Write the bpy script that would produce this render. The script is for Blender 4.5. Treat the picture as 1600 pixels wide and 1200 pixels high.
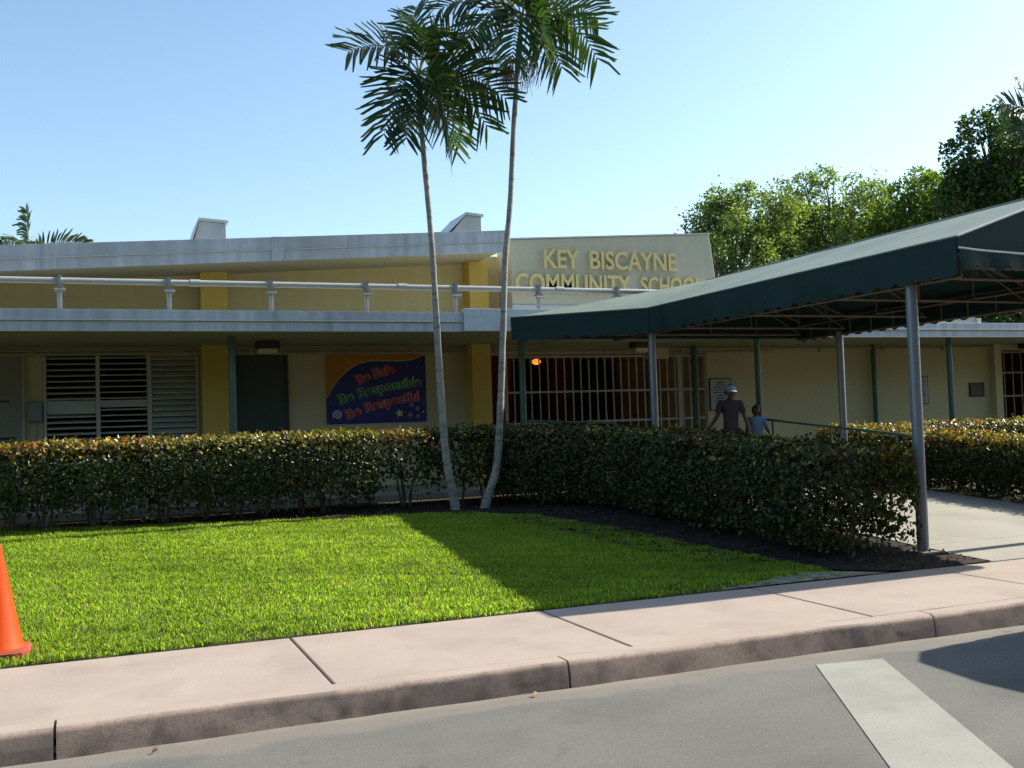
import bpy, bmesh, math, random
import numpy as np
from mathutils import Vector, Matrix

R = math.radians
rng = np.random.default_rng(7)
random.seed(7)
for o in list(bpy.data.objects):
    bpy.data.objects.remove(o)
sc = bpy.context.scene
COL = sc.collection

# ------------------------------------------------------------------ camera, sky, sun, exposure
yaw, pitch, roll = R(21.814), R(2.086), R(-1.896)
fwd = Vector((math.sin(yaw) * math.cos(pitch), math.cos(yaw) * math.cos(pitch), math.sin(pitch)))
right = Vector((math.cos(yaw), -math.sin(yaw), 0))
up = right.cross(fwd)
r2 = right * math.cos(roll) + up * math.sin(roll)
u2 = -right * math.sin(roll) + up * math.cos(roll)
cd = bpy.data.cameras.new("camera")
cam = bpy.data.objects.new("camera", cd)
COL.objects.link(cam)
cam.matrix_world = Matrix(((r2.x, u2.x, -fwd.x, 0), (r2.y, u2.y, -fwd.y, 0), (r2.z, u2.z, -fwd.z, 1.4), (0, 0, 0, 1)))
cd.sensor_width = 36
cd.lens = 1618 / 1600 * 36
cd.clip_end = 3000
sc.camera = cam

SUN_EL, SUN_AZ = R(35.2), R(3.0)          # azimuth measured from +X towards +Y
sun_dir = Vector((math.cos(SUN_EL) * math.cos(SUN_AZ), math.cos(SUN_EL) * math.sin(SUN_AZ), math.sin(SUN_EL)))
W = bpy.data.worlds.new("World")
sc.world = W
W.use_nodes = True
nt = W.node_tree
bg = nt.nodes["Background"]
sky = nt.nodes.new("ShaderNodeTexSky")
sky.sky_type = 'NISHITA'
sky.sun_disc = False
sky.sun_elevation = SUN_EL
sky.sun_rotation = math.pi / 2 - SUN_AZ
sky.altitude = 0
sky.air_density = 1.0
sky.dust_density = 1.0
sky.ozone_density = 1.2
wb = nt.nodes.new("ShaderNodeVectorMath"); wb.operation = 'MULTIPLY'; wb.inputs[1].default_value = (0.95, 1.02, 1.02)
nt.links.new(sky.outputs[0], wb.inputs[0])
nt.links.new(wb.outputs[0], bg.inputs[0])
bg.inputs[1].default_value = 0.10
sl = bpy.data.lights.new("sun", 'SUN')
sl.energy = 4.0
sl.angle = R(0.5)
sl.color = (1.0, 0.93, 0.82)
so = bpy.data.objects.new("sun", sl)
COL.objects.link(so)
so.rotation_euler = (-sun_dir).to_track_quat('-Z', 'Y').to_euler()
so.location = (30, 5, 25)
sc.view_settings.view_transform = 'Standard'
sc.view_settings.look = 'None'
sc.view_settings.exposure = 1.2
sc.view_settings.gamma = 1.0

# ------------------------------------------------------------------ materials
def mat(name, col, rough=0.7, var=0.12, scale=2.5, bump=0.0, bscale=60, spec=0.5, metal=0.0, streak=0.0, fine=0.06,
        stain=None, stain_amt=0.0, stain_scale=1.2, trans=0.0, stretch=(1, 1, 1), fscale=25):
    m = bpy.data.materials.new(name)
    m.use_nodes = True
    t = m.node_tree
    N, Lk = t.nodes, t.links
    b = N["Principled BSDF"]
    b.inputs["Roughness"].default_value = rough
    b.inputs["Specular IOR Level"].default_value = spec
    b.inputs["Metallic"].default_value = metal
    tc = N.new("ShaderNodeTexCoord")
    mp = N.new("ShaderNodeMapping")
    mp.inputs["Scale"].default_value = stretch
    Lk.new(tc.outputs["Object"], mp.inputs[0])
    def noise(s, d=4.0):
        n = N.new("ShaderNodeTexNoise")
        n.inputs["Scale"].default_value = s
        n.inputs["Detail"].default_value = d
        Lk.new(mp.outputs[0], n.inputs["Vector"])
        return n
    def mulcol(a, fac_out, amt):
        # a * (1 + amt*(fac-0.5)*2)
        mr = N.new("ShaderNodeMapRange")
        mr.inputs[1].default_value = 0.25; mr.inputs[2].default_value = 0.75
        mr.inputs[3].default_value = 1 - amt; mr.inputs[4].default_value = 1 + amt
        Lk.new(fac_out, mr.inputs[0])
        mx = N.new("ShaderNodeVectorMath"); mx.operation = 'SCALE'
        Lk.new(a, mx.inputs[0]); Lk.new(mr.outputs[0], mx.inputs["Scale"])
        return mx.outputs[0]
    rgb = N.new("ShaderNodeRGB")
    rgb.outputs[0].default_value = (*col, 1)
    c = mulcol(rgb.outputs[0], noise(scale).outputs[0], var)
    if fine:
        c = mulcol(c, noise(scale * fscale, 3).outputs[0], fine)
    if streak:
        mp2 = N.new("ShaderNodeMapping"); mp2.inputs["Scale"].default_value = (7, 7, 0.35)
        Lk.new(tc.outputs["Object"], mp2.inputs[0])
        n = N.new("ShaderNodeTexNoise"); n.inputs["Scale"].default_value = 1.0; n.inputs["Detail"].default_value = 5
        Lk.new(mp2.outputs[0], n.inputs["Vector"])
        c = mulcol(c, n.outputs[0], streak)
    if stain:
        n = noise(stain_scale, 6)
        rp = N.new("ShaderNodeMapRange")
        rp.inputs[1].default_value = 0.5; rp.inputs[2].default_value = 0.72
        rp.inputs[3].default_value = 0; rp.inputs[4].default_value = stain_amt
        Lk.new(n.outputs[0], rp.inputs[0])
        mx = N.new("ShaderNodeMix"); mx.data_type = 'RGBA'
        Lk.new(rp.outputs[0], mx.inputs[0]); Lk.new(c, mx.inputs[6]); mx.inputs[7].default_value = (*stain, 1)
        c = mx.outputs[2]
    Lk.new(c, b.inputs["Base Color"])
    if bump:
        bn = N.new("ShaderNodeBump"); bn.inputs["Strength"].default_value = bump; bn.inputs["Distance"].default_value = 0.01
        Lk.new(noise(bscale, 4).outputs[0], bn.inputs["Height"])
        Lk.new(bn.outputs[0], b.inputs["Normal"])
    if trans:
        out = N["Material Output"]
        tr = N.new("ShaderNodeBsdfTranslucent"); Lk.new(c, tr.inputs[0])
        ms = N.new("ShaderNodeMixShader"); ms.inputs[0].default_value = trans
        Lk.new(b.outputs[0], ms.inputs[1]); Lk.new(tr.outputs[0], ms.inputs[2]); Lk.new(ms.outputs[0], out.inputs[0])
    return m

def leafmat(name, rough=0.35, trans=0.35, spec=0.5, tboost=(1.3, 1.5, 0.6)):
    m = bpy.data.materials.new(name)
    m.use_nodes = True
    t = m.node_tree; N, Lk = t.nodes, t.links
    b = N["Principled BSDF"]
    a = N.new("ShaderNodeAttribute"); a.attribute_name = "Col"
    Lk.new(a.outputs["Color"], b.inputs["Base Color"])
    b.inputs["Roughness"].default_value = rough
    b.inputs["Specular IOR Level"].default_value = spec
    vm = N.new("ShaderNodeVectorMath"); vm.operation = 'MULTIPLY'; vm.inputs[1].default_value = tboost
    Lk.new(a.outputs["Color"], vm.inputs[0])
    tr = N.new("ShaderNodeBsdfTranslucent"); Lk.new(vm.outputs[0], tr.inputs[0])
    ms = N.new("ShaderNodeMixShader"); ms.inputs[0].default_value = trans
    Lk.new(b.outputs[0], ms.inputs[1]); Lk.new(tr.outputs[0], ms.inputs[2])
    Lk.new(ms.outputs[0], N["Material Output"].inputs[0])
    return m

M = dict(
    asphalt=mat("asphalt", (0.138, 0.136, 0.119), 0.92, 0.10, 0.9, 0.12, 300, 0.2, fine=0.22, fscale=150, stain=(0.075, 0.074, 0.066), stain_amt=0.5, stain_scale=1.5),
    gutter=mat("gutter", (0.23, 0.19, 0.165), 0.85, 0.15, 2.0, 0.3, 120, 0.3, fine=0.12, stain=(0.13, 0.125, 0.11), stain_amt=0.8, stain_scale=2.0),
    sidewalk=mat("sidewalk", (0.36, 0.293, 0.24), 0.88, 0.08, 1.3, 0.12, 200, 0.25, fine=0.10, fscale=90, stain=(0.27, 0.225, 0.19), stain_amt=0.6, stain_scale=2.3),
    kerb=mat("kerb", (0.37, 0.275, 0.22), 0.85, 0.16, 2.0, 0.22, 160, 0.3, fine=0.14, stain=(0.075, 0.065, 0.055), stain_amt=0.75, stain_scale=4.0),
    walk=mat("walk", (0.31, 0.295, 0.245), 0.85, 0.1, 1.6, 0.25, 120, 0.3, fine=0.08, stain=(0.22, 0.21, 0.18), stain_amt=0.5),
    soil=mat("soil", (0.055, 0.05, 0.025), 0.95, 0.3, 4, 0.8, 40, 0.2, fine=0.3),
    mulch=mat("mulch", (0.024, 0.018, 0.012), 0.95, 0.35, 6, 1.0, 60, 0.2, fine=0.35),
    paint=mat("road_paint", (0.27, 0.27, 0.225), 0.8, 0.1, 2.2, 0.12, 250, 0.3, fine=0.16, fscale=60, stain=(0.19, 0.188, 0.16), stain_amt=0.6, stain_scale=3.0),
    cream=mat("cream_paint", (0.56, 0.48, 0.26), 0.75, 0.06, 0.8, 0.12, 90, 0.3, fine=0.03, streak=0.05),
    cream_up=mat("cream_stucco", (0.60, 0.50, 0.235), 0.8, 0.06, 0.8, 0.15, 90, 0.3, fine=0.03, streak=0.05),
    yellow=mat("yellow_paint", (0.58, 0.40, 0.085), 0.7, 0.05, 1.0, 0.1, 90, 0.3, fine=0.03, streak=0.05),
    signwall=mat("sign_stucco", (0.48, 0.46, 0.34), 0.85, 0.06, 0.8, 0.3, 70, 0.3, fine=0.05, streak=0.06),
    letter=mat("letter_yellow", (0.66, 0.555, 0.25), 0.55, 0.05, 2, spec=0.4),
    soffit=mat("soffit_paint", (0.42, 0.39, 0.235), 0.8, 0.08, 1.0, 0.1, 60, 0.3),
    fascia=mat("fascia_metal", (0.45, 0.48, 0.50), 0.42, 0.08, 0.7, 0.05, 6, 0.5, 0.25, streak=0.26, fine=0.03, stain=(0.33, 0.33, 0.32), stain_amt=0.6, stain_scale=0.9),
    fasciadk=mat("fascia_metal_lower", (0.42, 0.44, 0.45), 0.45, 0.08, 0.7, 0.05, 6, 0.5, 0.25, streak=0.26, fine=0.03),
    bright=mat("bright_metal", (0.52, 0.53, 0.51), 0.35, 0.05, 1.2, spec=0.5, metal=0.2, streak=0.05),
    galv=mat("galvanised", (0.30, 0.30, 0.29), 0.4, 0.1, 3, 0.05, 20, 0.5, 0.35),
    pipewhite=mat("pipe_white", (0.37, 0.38, 0.355), 0.45, 0.07, 2.5, spec=0.5, fine=0.05, stain=(0.5, 0.47, 0.4), stain_amt=0.35, stain_scale=3),
    roof=mat("roof_membrane", (0.42, 0.44, 0.45), 0.8, 0.1, 1.0, 0.1, 30),
    greenpost=mat("green_paint", (0.045, 0.105, 0.078), 0.45, 0.08, 2, 0.05, 40, 0.5),
    greypost=mat("grey_post", (0.165, 0.185, 0.205), 0.38, 0.07, 2, 0.04, 40, 0.5, 0.3),
    door=mat("door_green", (0.055, 0.07, 0.052), 0.55, 0.06, 1.5, 0.05, 40, 0.4),
    panel=mat("panel_paint", (0.24, 0.235, 0.165), 0.6, 0.05, 1.0, 0.05, 40, 0.4, streak=0.05),
    slat=mat("slat_paint", (0.46, 0.455, 0.36), 0.45, 0.06, 2, spec=0.5, streak=0.04),
    slatdk=mat("slat_glass", (0.10, 0.11, 0.12), 0.12, 0.1, 2, spec=0.8),
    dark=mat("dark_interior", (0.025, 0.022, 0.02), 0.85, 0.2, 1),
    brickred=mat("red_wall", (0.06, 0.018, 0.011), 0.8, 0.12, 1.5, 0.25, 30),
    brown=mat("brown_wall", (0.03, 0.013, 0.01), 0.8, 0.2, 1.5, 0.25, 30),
    barwhite=mat("bar_white", (0.45, 0.43, 0.36), 0.45, 0.08, 4, spec=0.5),
    bartan=mat("bar_tan", (0.30, 0.22, 0.10), 0.5, 0.08, 4, spec=0.5),
    boxcream=mat("conduit_cream", (0.38, 0.33, 0.19), 0.55, 0.06, 3),
    black=mat("black_housing", (0.02, 0.02, 0.02), 0.5, 0.1, 4),
    lens=mat("lamp_lens", (0.55, 0.46, 0.25), 0.3, 0.1, 6, spec=0.6),
    greybox=mat("grey_box", (0.20, 0.21, 0.22), 0.5, 0.06, 3),
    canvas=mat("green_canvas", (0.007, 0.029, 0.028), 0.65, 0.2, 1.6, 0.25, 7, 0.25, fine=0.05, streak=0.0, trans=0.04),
    canvas_top=mat("green_canvas_pale", (0.165, 0.21, 0.16), 0.65, 0.14, 1.3, 0.12, 6, 0.5, fine=0.05, stain=(0.21, 0.25, 0.20), stain_amt=0.5, stain_scale=0.8),  # paler, mottled green for the upper canvas faces, ridge and piping
    frame=mat("canopy_frame", (0.12, 0.092, 0.068), 0.5, 0.15, 4, spec=0.4),
    bark=mat("bark", (0.12, 0.09, 0.06), 0.9, 0.3, 8, 0.8, 30),
    stem=mat("stem", (0.10, 0.08, 0.055), 0.9, 0.25, 12, 0.6, 50),
    crownshaft=mat("crownshaft", (0.10, 0.15, 0.06), 0.5, 0.15, 6),
    rachis=mat("rachis", (0.16, 0.19, 0.06), 0.5, 0.15, 6),
    strings=mat("flower_strings", (0.20, 0.15, 0.08), 0.8, 0.3, 12),
    orange=mat("cone_orange", (0.50, 0.052, 0.002), 0.55, 0.06, 4, 0.05, 40, 0.15, stain=(0.55, 0.10, 0.03), stain_amt=0.3, stain_scale=8),
    conebase=mat("cone_base", (0.30, 0.055, 0.025), 0.6, 0.15, 6, 0.2, 40),
    b_orange=mat("banner_orange", (0.48, 0.19, 0.018), 0.6, 0.12, 2),
    b_blue=mat("banner_blue", (0.025, 0.025, 0.15), 0.55, 0.1, 2),
    b_red=mat("print_red", (0.42, 0.035, 0.03), 0.6, 0.05, 2),
    b_redl=mat("print_pink", (0.80, 0.42, 0.32), 0.6, 0.05, 2),
    b_green=mat("print_green", (0.02, 0.15, 0.05), 0.6, 0.05, 2),
    b_greenl=mat("print_lime", (0.42, 0.75, 0.42), 0.6, 0.05, 2),
    b_yel=mat("print_yellow", (0.75, 0.62, 0.14), 0.6, 0.05, 2),
    b_white=mat("print_white", (0.75, 0.74, 0.78), 0.6, 0.05, 2),
    noticew=mat("notice_white", (0.36, 0.375, 0.34), 0.5, 0.05, 2),
    ink=mat("ink", (0.03, 0.03, 0.035), 0.6, 0.05, 2),
    plaque=mat("plaque_bronze", (0.035, 0.03, 0.028), 0.4, 0.15, 6, 0.2, 60, 0.5, 0.5),
    skin=mat("skin", (0.085, 0.046, 0.03), 0.55, 0.06, 8, spec=0.4),
    shirt=mat("grey_polo", (0.05, 0.046, 0.062), 0.85, 0.1, 8, 0.2, 90, 0.2),
    trousers=mat("dark_trousers", (0.05, 0.05, 0.065), 0.85, 0.12, 8, 0.2, 90, 0.2),
    capblue=mat("cap_blue", (0.26, 0.37, 0.45), 0.8, 0.06, 8, 0.1, 90, 0.2),
    kidshirt=mat("kid_shirt", (0.11, 0.20, 0.32), 0.85, 0.08, 8, 0.15, 90, 0.2),
    hair=mat("hair_dark", (0.015, 0.011, 0.009), 0.55, 0.2, 30, 0.4, 80),
    shoe=mat("shoe", (0.04, 0.04, 0.045), 0.6, 0.1, 8),
    leafdry=mat("dry_leaf", (0.32, 0.17, 0.05), 0.8, 0.2, 20),
    vanpaint=mat("van_paint", (0.19, 0.20, 0.21), 0.3, 0.03, 1, spec=0.6),
    vanglass=mat("van_glass", (0.02, 0.025, 0.03), 0.08, 0.05, 1, spec=0.8),
    tyre=mat("tyre", (0.02, 0.02, 0.02), 0.85, 0.1, 10, 0.3, 60),
)
# palm trunk: pale grey with rings and blotches
def trunkmat():
    m = mat("palm_trunk", (0.27, 0.255, 0.225), 0.85, 0.22, 3.0, 0.5, 30, 0.3, fine=0.35, stain=(0.08, 0.075, 0.06), stain_amt=0.85, stain_scale=9, stretch=(1, 1, 2.0))
    return m
M['ptrunk'] = trunkmat()
M['grass'] = leafmat("grass", 0.5, 0.58, 0.3, (1.35, 1.5, 0.45))
M['hedge'] = leafmat("hedge_leaf", 0.36, 0.28, 0.38, (1.4, 1.3, 0.5))
M['treeleaf'] = leafmat("tree_leaf", 0.45, 0.48, 0.35, (1.3, 1.4, 0.5))
M['palmleaf'] = leafmat("palm_leaf", 0.42, 0.25, 0.35, (1.4, 1.4, 0.4))
def worn_road(m):
    t = m.node_tree; N, Lk = t.nodes, t.links
    b = N["Principled BSDF"]; src = b.inputs["Base Color"].links[0].from_socket
    tc = N.new("ShaderNodeTexCoord"); sx = N.new("ShaderNodeSeparateXYZ"); Lk.new(tc.outputs["Object"], sx.inputs[0])
    def noise(sc, d=5, vec=None):
        n = N.new("ShaderNodeTexNoise"); n.inputs["Scale"].default_value = sc; n.inputs["Detail"].default_value = d
        Lk.new(vec or tc.outputs["Object"], n.inputs["Vector"]); return n
    def rng_(o, a, b_, c, d):
        r = N.new("ShaderNodeMapRange"); r.interpolation_type = 'SMOOTHSTEP'
        for i, v in zip((1,2,3,4), (a,b_,c,d)): r.inputs[i].default_value = v
        Lk.new(o, r.inputs[0]); return r.outputs[0]
    def op(k, a, c):
        q = N.new("ShaderNodeMath"); q.operation = k
        for i, v in enumerate((a, c)):
            if isinstance(v, (int, float)): q.inputs[i].default_value = v
            else: Lk.new(v, q.inputs[i])
        return q.outputs[0]
    def mix(f, a, col):
        q = N.new("ShaderNodeMix"); q.data_type = 'RGBA'; Lk.new(f, q.inputs[0]); Lk.new(a, q.inputs[6])
        if isinstance(col, tuple): q.inputs[7].default_value = (*col, 1)
        else: Lk.new(col, q.inputs[7])
        return q.outputs[2]
    # concrete gutter pan showing through a ragged tarmac edge, dusty against the kerb
    y2 = op('ADD', sx.outputs[1], op('MULTIPLY', op('SUBTRACT', noise(2.2, 6).outputs[0], .5), .35))
    pan = N.new("ShaderNodeRGB"); pan.outputs[0].default_value = (.205, .178, .15, 1)
    c = mix(op('MULTIPLY', rng_(y2, 5.22, 5.34, 0, 1), .7), src, pan.outputs[0])
    c = mix(op('MULTIPLY', rng_(y2, 5.40, 5.56, 0, 1), .5), c, (.27, .245, .20))
    # pale stone chips and dark tar spots
    c = mix(op('MULTIPLY', rng_(noise(110, 2).outputs[0], .60, .72, 0, 1), .55), c, (.24, .235, .205))
    c = mix(op('MULTIPLY', rng_(noise(85, 2).outputs[0], .62, .74, 0, 1), .6), c, (.055, .053, .048))
    c = mix(op('MULTIPLY', rng_(noise(3.2, 6).outputs[0], .66, .74, 0, 1), .55), c, (.06, .058, .052))
    # hairline cracks
    mp = N.new("ShaderNodeVectorMath"); mp.operation = 'ADD'
    nv = noise(1.6, 5); sc3 = N.new("ShaderNodeVectorMath"); sc3.operation = 'SCALE'; sc3.inputs["Scale"].default_value = .35
    Lk.new(nv.outputs["Color"], sc3.inputs[0]); Lk.new(tc.outputs["Object"], mp.inputs[0]); Lk.new(sc3.outputs[0], mp.inputs[1])
    vo = N.new("ShaderNodeTexVoronoi"); vo.feature = 'DISTANCE_TO_EDGE'; vo.inputs["Scale"].default_value = .55; Lk.new(mp.outputs[0], vo.inputs["Vector"])
    f = op('MULTIPLY', rng_(vo.outputs["Distance"], .0, .006, 1, 0), rng_(noise(.9, 2).outputs[0], .52, .62, 0, .16))
    c = mix(f, c, (.03, .029, .026))
    Lk.new(c, b.inputs["Base Color"])
worn_road(M['asphalt'])
def specks(m, layers):
    t = m.node_tree; N, Lk = t.nodes, t.links
    b = N["Principled BSDF"]; c = b.inputs["Base Color"].links[0].from_socket
    tc = N.new("ShaderNodeTexCoord")
    for sc_, lo, hi, amt, col in layers:
        n = N.new("ShaderNodeTexNoise"); n.inputs["Scale"].default_value = sc_; n.inputs["Detail"].default_value = 4
        Lk.new(tc.outputs["Object"], n.inputs["Vector"])
        r = N.new("ShaderNodeMapRange"); r.inputs[1].default_value = lo; r.inputs[2].default_value = hi; r.inputs[3].default_value = 0; r.inputs[4].default_value = amt
        Lk.new(n.outputs[0], r.inputs[0])
        q = N.new("ShaderNodeMix"); q.data_type = 'RGBA'; Lk.new(r.outputs[0], q.inputs[0]); Lk.new(c, q.inputs[6]); q.inputs[7].default_value = (*col, 1)
        c = q.outputs[2]
    Lk.new(c, b.inputs["Base Color"])
specks(M['sidewalk'], [(70, .60, .74, .45, (.20,.165,.135)), (16, .70, .76, .45, (.17,.145,.12)), (.8, .52, .75, .35, (.29,.225,.17)), (130, .60, .72, .3, (.45,.40,.34))])
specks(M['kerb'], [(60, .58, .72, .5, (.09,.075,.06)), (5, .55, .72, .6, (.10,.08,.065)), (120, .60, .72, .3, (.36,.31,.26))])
specks(M['walk'], [(70, .60, .74, .4, (.19,.175,.14)), (12, .70, .76, .45, (.15,.14,.115))])
specks(M['paint'], [(26, .66, .72, .45, (.14,.138,.12)), (90, .58, .70, .4, (.16,.155,.13))])
specks(M['fascia'], [(3, .58, .70, .35, (.28,.27,.25))])
specks(M['canvas_top'], [(2.2, .52, .72, .5, (.11,.145,.115))])
def emit(name, col, s):
    m = bpy.data.materials.new(name); m.use_nodes = True
    b = m.node_tree.nodes["Principled BSDF"]
    b.inputs["Base Color"].default_value = (*col, 1)
    b.inputs["Emission Color"].default_value = (*col, 1)
    b.inputs["Emission Strength"].default_value = s
    return m
M['bulb'] = emit("lit_bulb", (1.0, 0.20, 0.025), .8)

# ------------------------------------------------------------------ building helpers
def root_of(o):
    while o.parent: o = o.parent
    return o

def tag(o, label=None, cat=None, group=None, kind=None):
    if label: o['label'] = label
    if cat: o['category'] = cat
    if group: o['group'] = group
    if kind: o['kind'] = kind
    return o

def thing(name, loc, label, cat, group=None):
    o = bpy.data.objects.new(name, None)
    o.empty_display_size = 0.2
    COL.objects.link(o)
    o.location = loc
    return tag(o, label, cat, group)

def link(name, me, m, parent=None, smooth=False, bevel=0.0):
    mats = m if isinstance(m, (list, tuple)) else [m]
    for x in mats: me.materials.append(x)
    o = bpy.data.objects.new(name, me)
    COL.objects.link(o)
    if parent is not None:
        off = Vector(root_of(parent).location)
        me.transform(Matrix.Translation(-off))
        o.parent = parent
    if smooth:
        me.shade_smooth() if hasattr(me, 'shade_smooth') else None
    if bevel:
        b = o.modifiers.new("bevel", 'BEVEL'); b.width = bevel; b.segments = 2; b.limit_method = 'ANGLE'; b.angle_limit = R(40)
    return o

class MB:
    def __init__(s): s.v = []; s.f = []; s.mi = []
    def add(s, vs, fs, mi=0):
        n = len(s.v); s.v += [tuple(p) for p in vs]
        for f in fs: s.f.append(tuple(n + i for i in f)); s.mi.append(mi)
        return s
    def box(s, x0, x1, y0, y1, z0, z1, mi=0):
        v = [(x0,y0,z0),(x1,y0,z0),(x1,y1,z0),(x0,y1,z0),(x0,y0,z1),(x1,y0,z1),(x1,y1,z1),(x0,y1,z1)]
        return s.add(v, [(3,2,1,0),(4,5,6,7),(0,1,5,4),(1,2,6,5),(2,3,7,6),(3,0,4,7)], mi)
    def hexa(s, v, mi=0):
        return s.add(v, [(3,2,1,0),(4,5,6,7),(0,1,5,4),(1,2,6,5),(2,3,7,6),(3,0,4,7)], mi)
    def prism_y(s, poly, y0, y1, mi=0):      # poly: [(x,z)] counterclockwise seen from -Y
        n = len(poly)
        v = [(x, y0, z) for x, z in poly] + [(x, y1, z) for x, z in poly]
        f = [tuple(range(n)), tuple(range(2*n-1, n-1, -1))]
        for i in range(n):
            j = (i+1) % n
            f.append((i, i+n, j+n, j))
        return s.add(v, f, mi)
    def prism_x(s, poly, x0, x1, mi=0):      # poly: [(y,z)]
        n = len(poly)
        v = [(x0, y, z) for y, z in poly] + [(x1, y, z) for y, z in poly]
        f = [tuple(range(n-1, -1, -1)), tuple(range(n, 2*n))]
        for i in range(n):
            j = (i+1) % n
            f.append((i, j, j+n, i+n))
        return s.add(v, f, mi)
    def tube(s, pts, r, n=10, mi=0, cap=True):
        pts = [Vector(p) for p in pts]
        rs = r if isinstance(r, (list, tuple)) else [r]*len(pts)
        base = len(s.v); ref = None
        for i, p in enumerate(pts):
            t = (pts[min(i+1, len(pts)-1)] - pts[max(i-1, 0)]).normalized()
            if ref is None:
                ref = Vector((0,0,1)) if abs(t.z) < 0.9 else Vector((1,0,0))
            a = (ref - t*ref.dot(t)).normalized(); b = t.cross(a); ref = a
            for k in range(n):
                th = 2*math.pi*k/n
                q = p + (a*math.cos(th) + b*math.sin(th))*rs[i]
                s.v.append((q.x, q.y, q.z))
        for i in range(len(pts)-1):
            for k in range(n):
                k2 = (k+1) % n
                s.f.append((base+i*n+k, base+i*n+k2, base+(i+1)*n+k2, base+(i+1)*n+k)); s.mi.append(mi)
        if cap:
            s.f.append(tuple(base+k for k in range(n-1,-1,-1))); s.mi.append(mi)
            e = base+(len(pts)-1)*n
            s.f.append(tuple(e+k for k in range(n))); s.mi.append(mi)
        return s
    def sphere(s, c, r, nu=12, nv=8, sc_=(1,1,1), mi=0):
        base = len(s.v); c = Vector(c)
        for j in range(nv+1):
            ph = math.pi*j/nv
            for k in range(nu):
                th = 2*math.pi*k/nu
                s.v.append((c.x+r*sc_[0]*math.sin(ph)*math.cos(th), c.y+r*sc_[1]*math.sin(ph)*math.sin(th), c.z+r*sc_[2]*math.cos(ph)))
        for j in range(nv):
            for k in range(nu):
                k2=(k+1)%nu
                s.f.append((base+j*nu+k, base+(j+1)*nu+k, base+(j+1)*nu+k2, base+j*nu+k2)); s.mi.append(mi)
        return s
    def build(s, name, m, parent=None, smooth=False, bevel=0.0):
        me = bpy.data.meshes.new(name)
        me.from_pydata(s.v, [], s.f)
        me.polygons.foreach_set('material_index', s.mi); me.update()
        bm = bmesh.new(); bm.from_mesh(me)
        bmesh.ops.remove_doubles(bm, verts=bm.verts, dist=1e-6)
        bmesh.ops.recalc_face_normals(bm, faces=bm.faces)
        if smooth:
            for e in bm.edges:
                if len(e.link_faces) == 2 and e.calc_face_angle(0) > R(50): e.smooth = False
        bm.to_mesh(me); bm.free()
        if smooth:
            for p in me.polygons: p.use_smooth = True
        return link(name, me, m, parent, False, bevel)

def bx(name, m, parent, *a, bevel=0.0):
    return MB().box(*a).build(name, m, parent, bevel=bevel)

def struct(o): return tag(o, kind='structure')

def leaf_mesh(name, P, D, Nn, Ln, Wd, colr, m, parent=None, fold=0.18, curl=0.15, kind=None):
    """many small leaves, six vertices each, folded at the midrib"""
    n = len(P)
    D = D/np.linalg.norm(D, axis=1, keepdims=True)
    S = np.cross(D, Nn); S /= (np.linalg.norm(S, axis=1, keepdims=True)+1e-9)
    Nn = np.cross(S, D)
    Lc, Wc = Ln[:,None], Wd[:,None]
    V = np.empty((n, 6, 3))
    V[:,0] = P
    V[:,1] = P + D*Lc*.35 + S*Wc*.5 + Nn*Wc*fold
    V[:,2] = P + D*Lc*.75 + S*Wc*.42 + Nn*(Wc*fold - Lc*curl*.4)
    V[:,3] = P + D*Lc - Nn*Lc*curl
    V[:,4] = P + D*Lc*.75 - S*Wc*.42 + Nn*(Wc*fold - Lc*curl*.4)
    V[:,5] = P + D*Lc*.35 - S*Wc*.5 + Nn*Wc*fold
    base = (np.arange(n)*6)[:,None]
    F = np.concatenate([base+np.array([0,1,2,3]), base+np.array([0,3,4,5])], axis=1).reshape(-1,4)
    return raw_mesh(name, V.reshape(-1,3), F, np.repeat(colr, 6, axis=0), m, parent)

def raw_mesh(name, V, F, colr, m, parent=None):
    me = bpy.data.meshes.new(name)
    nv, nf, k = len(V), len(F), F.shape[1]
    me.vertices.add(nv); me.vertices.foreach_set("co", V.astype(np.float32).ravel())
    me.loops.add(nf*k); me.loops.foreach_set("vertex_index", F.astype(np.int32).ravel())
    me.polygons.add(nf)
    me.polygons.foreach_set("loop_start", (np.arange(nf)*k).astype(np.int32))
    me.polygons.foreach_set("loop_total", np.full(nf, k, np.int32))
    me.update(calc_edges=True)
    if colr is not None:
        at = me.color_attributes.new("Col", 'FLOAT_COLOR', 'POINT')
        c4 = np.ones((nv, 4), np.float32); c4[:, :3] = colr
        at.data.foreach_set("color", c4.ravel())
    return link(name, me, m, parent)

def rand_unit(n):
    v = rng.normal(size=(n,3)); return v/np.linalg.norm(v, axis=1, keepdims=True)

def vnoise(P, f=1.0, seed=0):
    """cheap smooth noise from sines"""
    r = np.random.default_rng(seed)
    out = np.zeros(len(P))
    for k in range(6):
        w = r.normal(size=3)*f*(1+0.5*k); out += np.sin(P@w + r.uniform(0, 6.28))/(1+0.4*k)
    return out/2.6

def gz(y):                                    # lie of the land: rises from the pavement to the school
    return 0.0 if y < 7.12 else min(0.05*(y-7.1), 0.345)
gzv = np.vectorize(gz)

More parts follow.
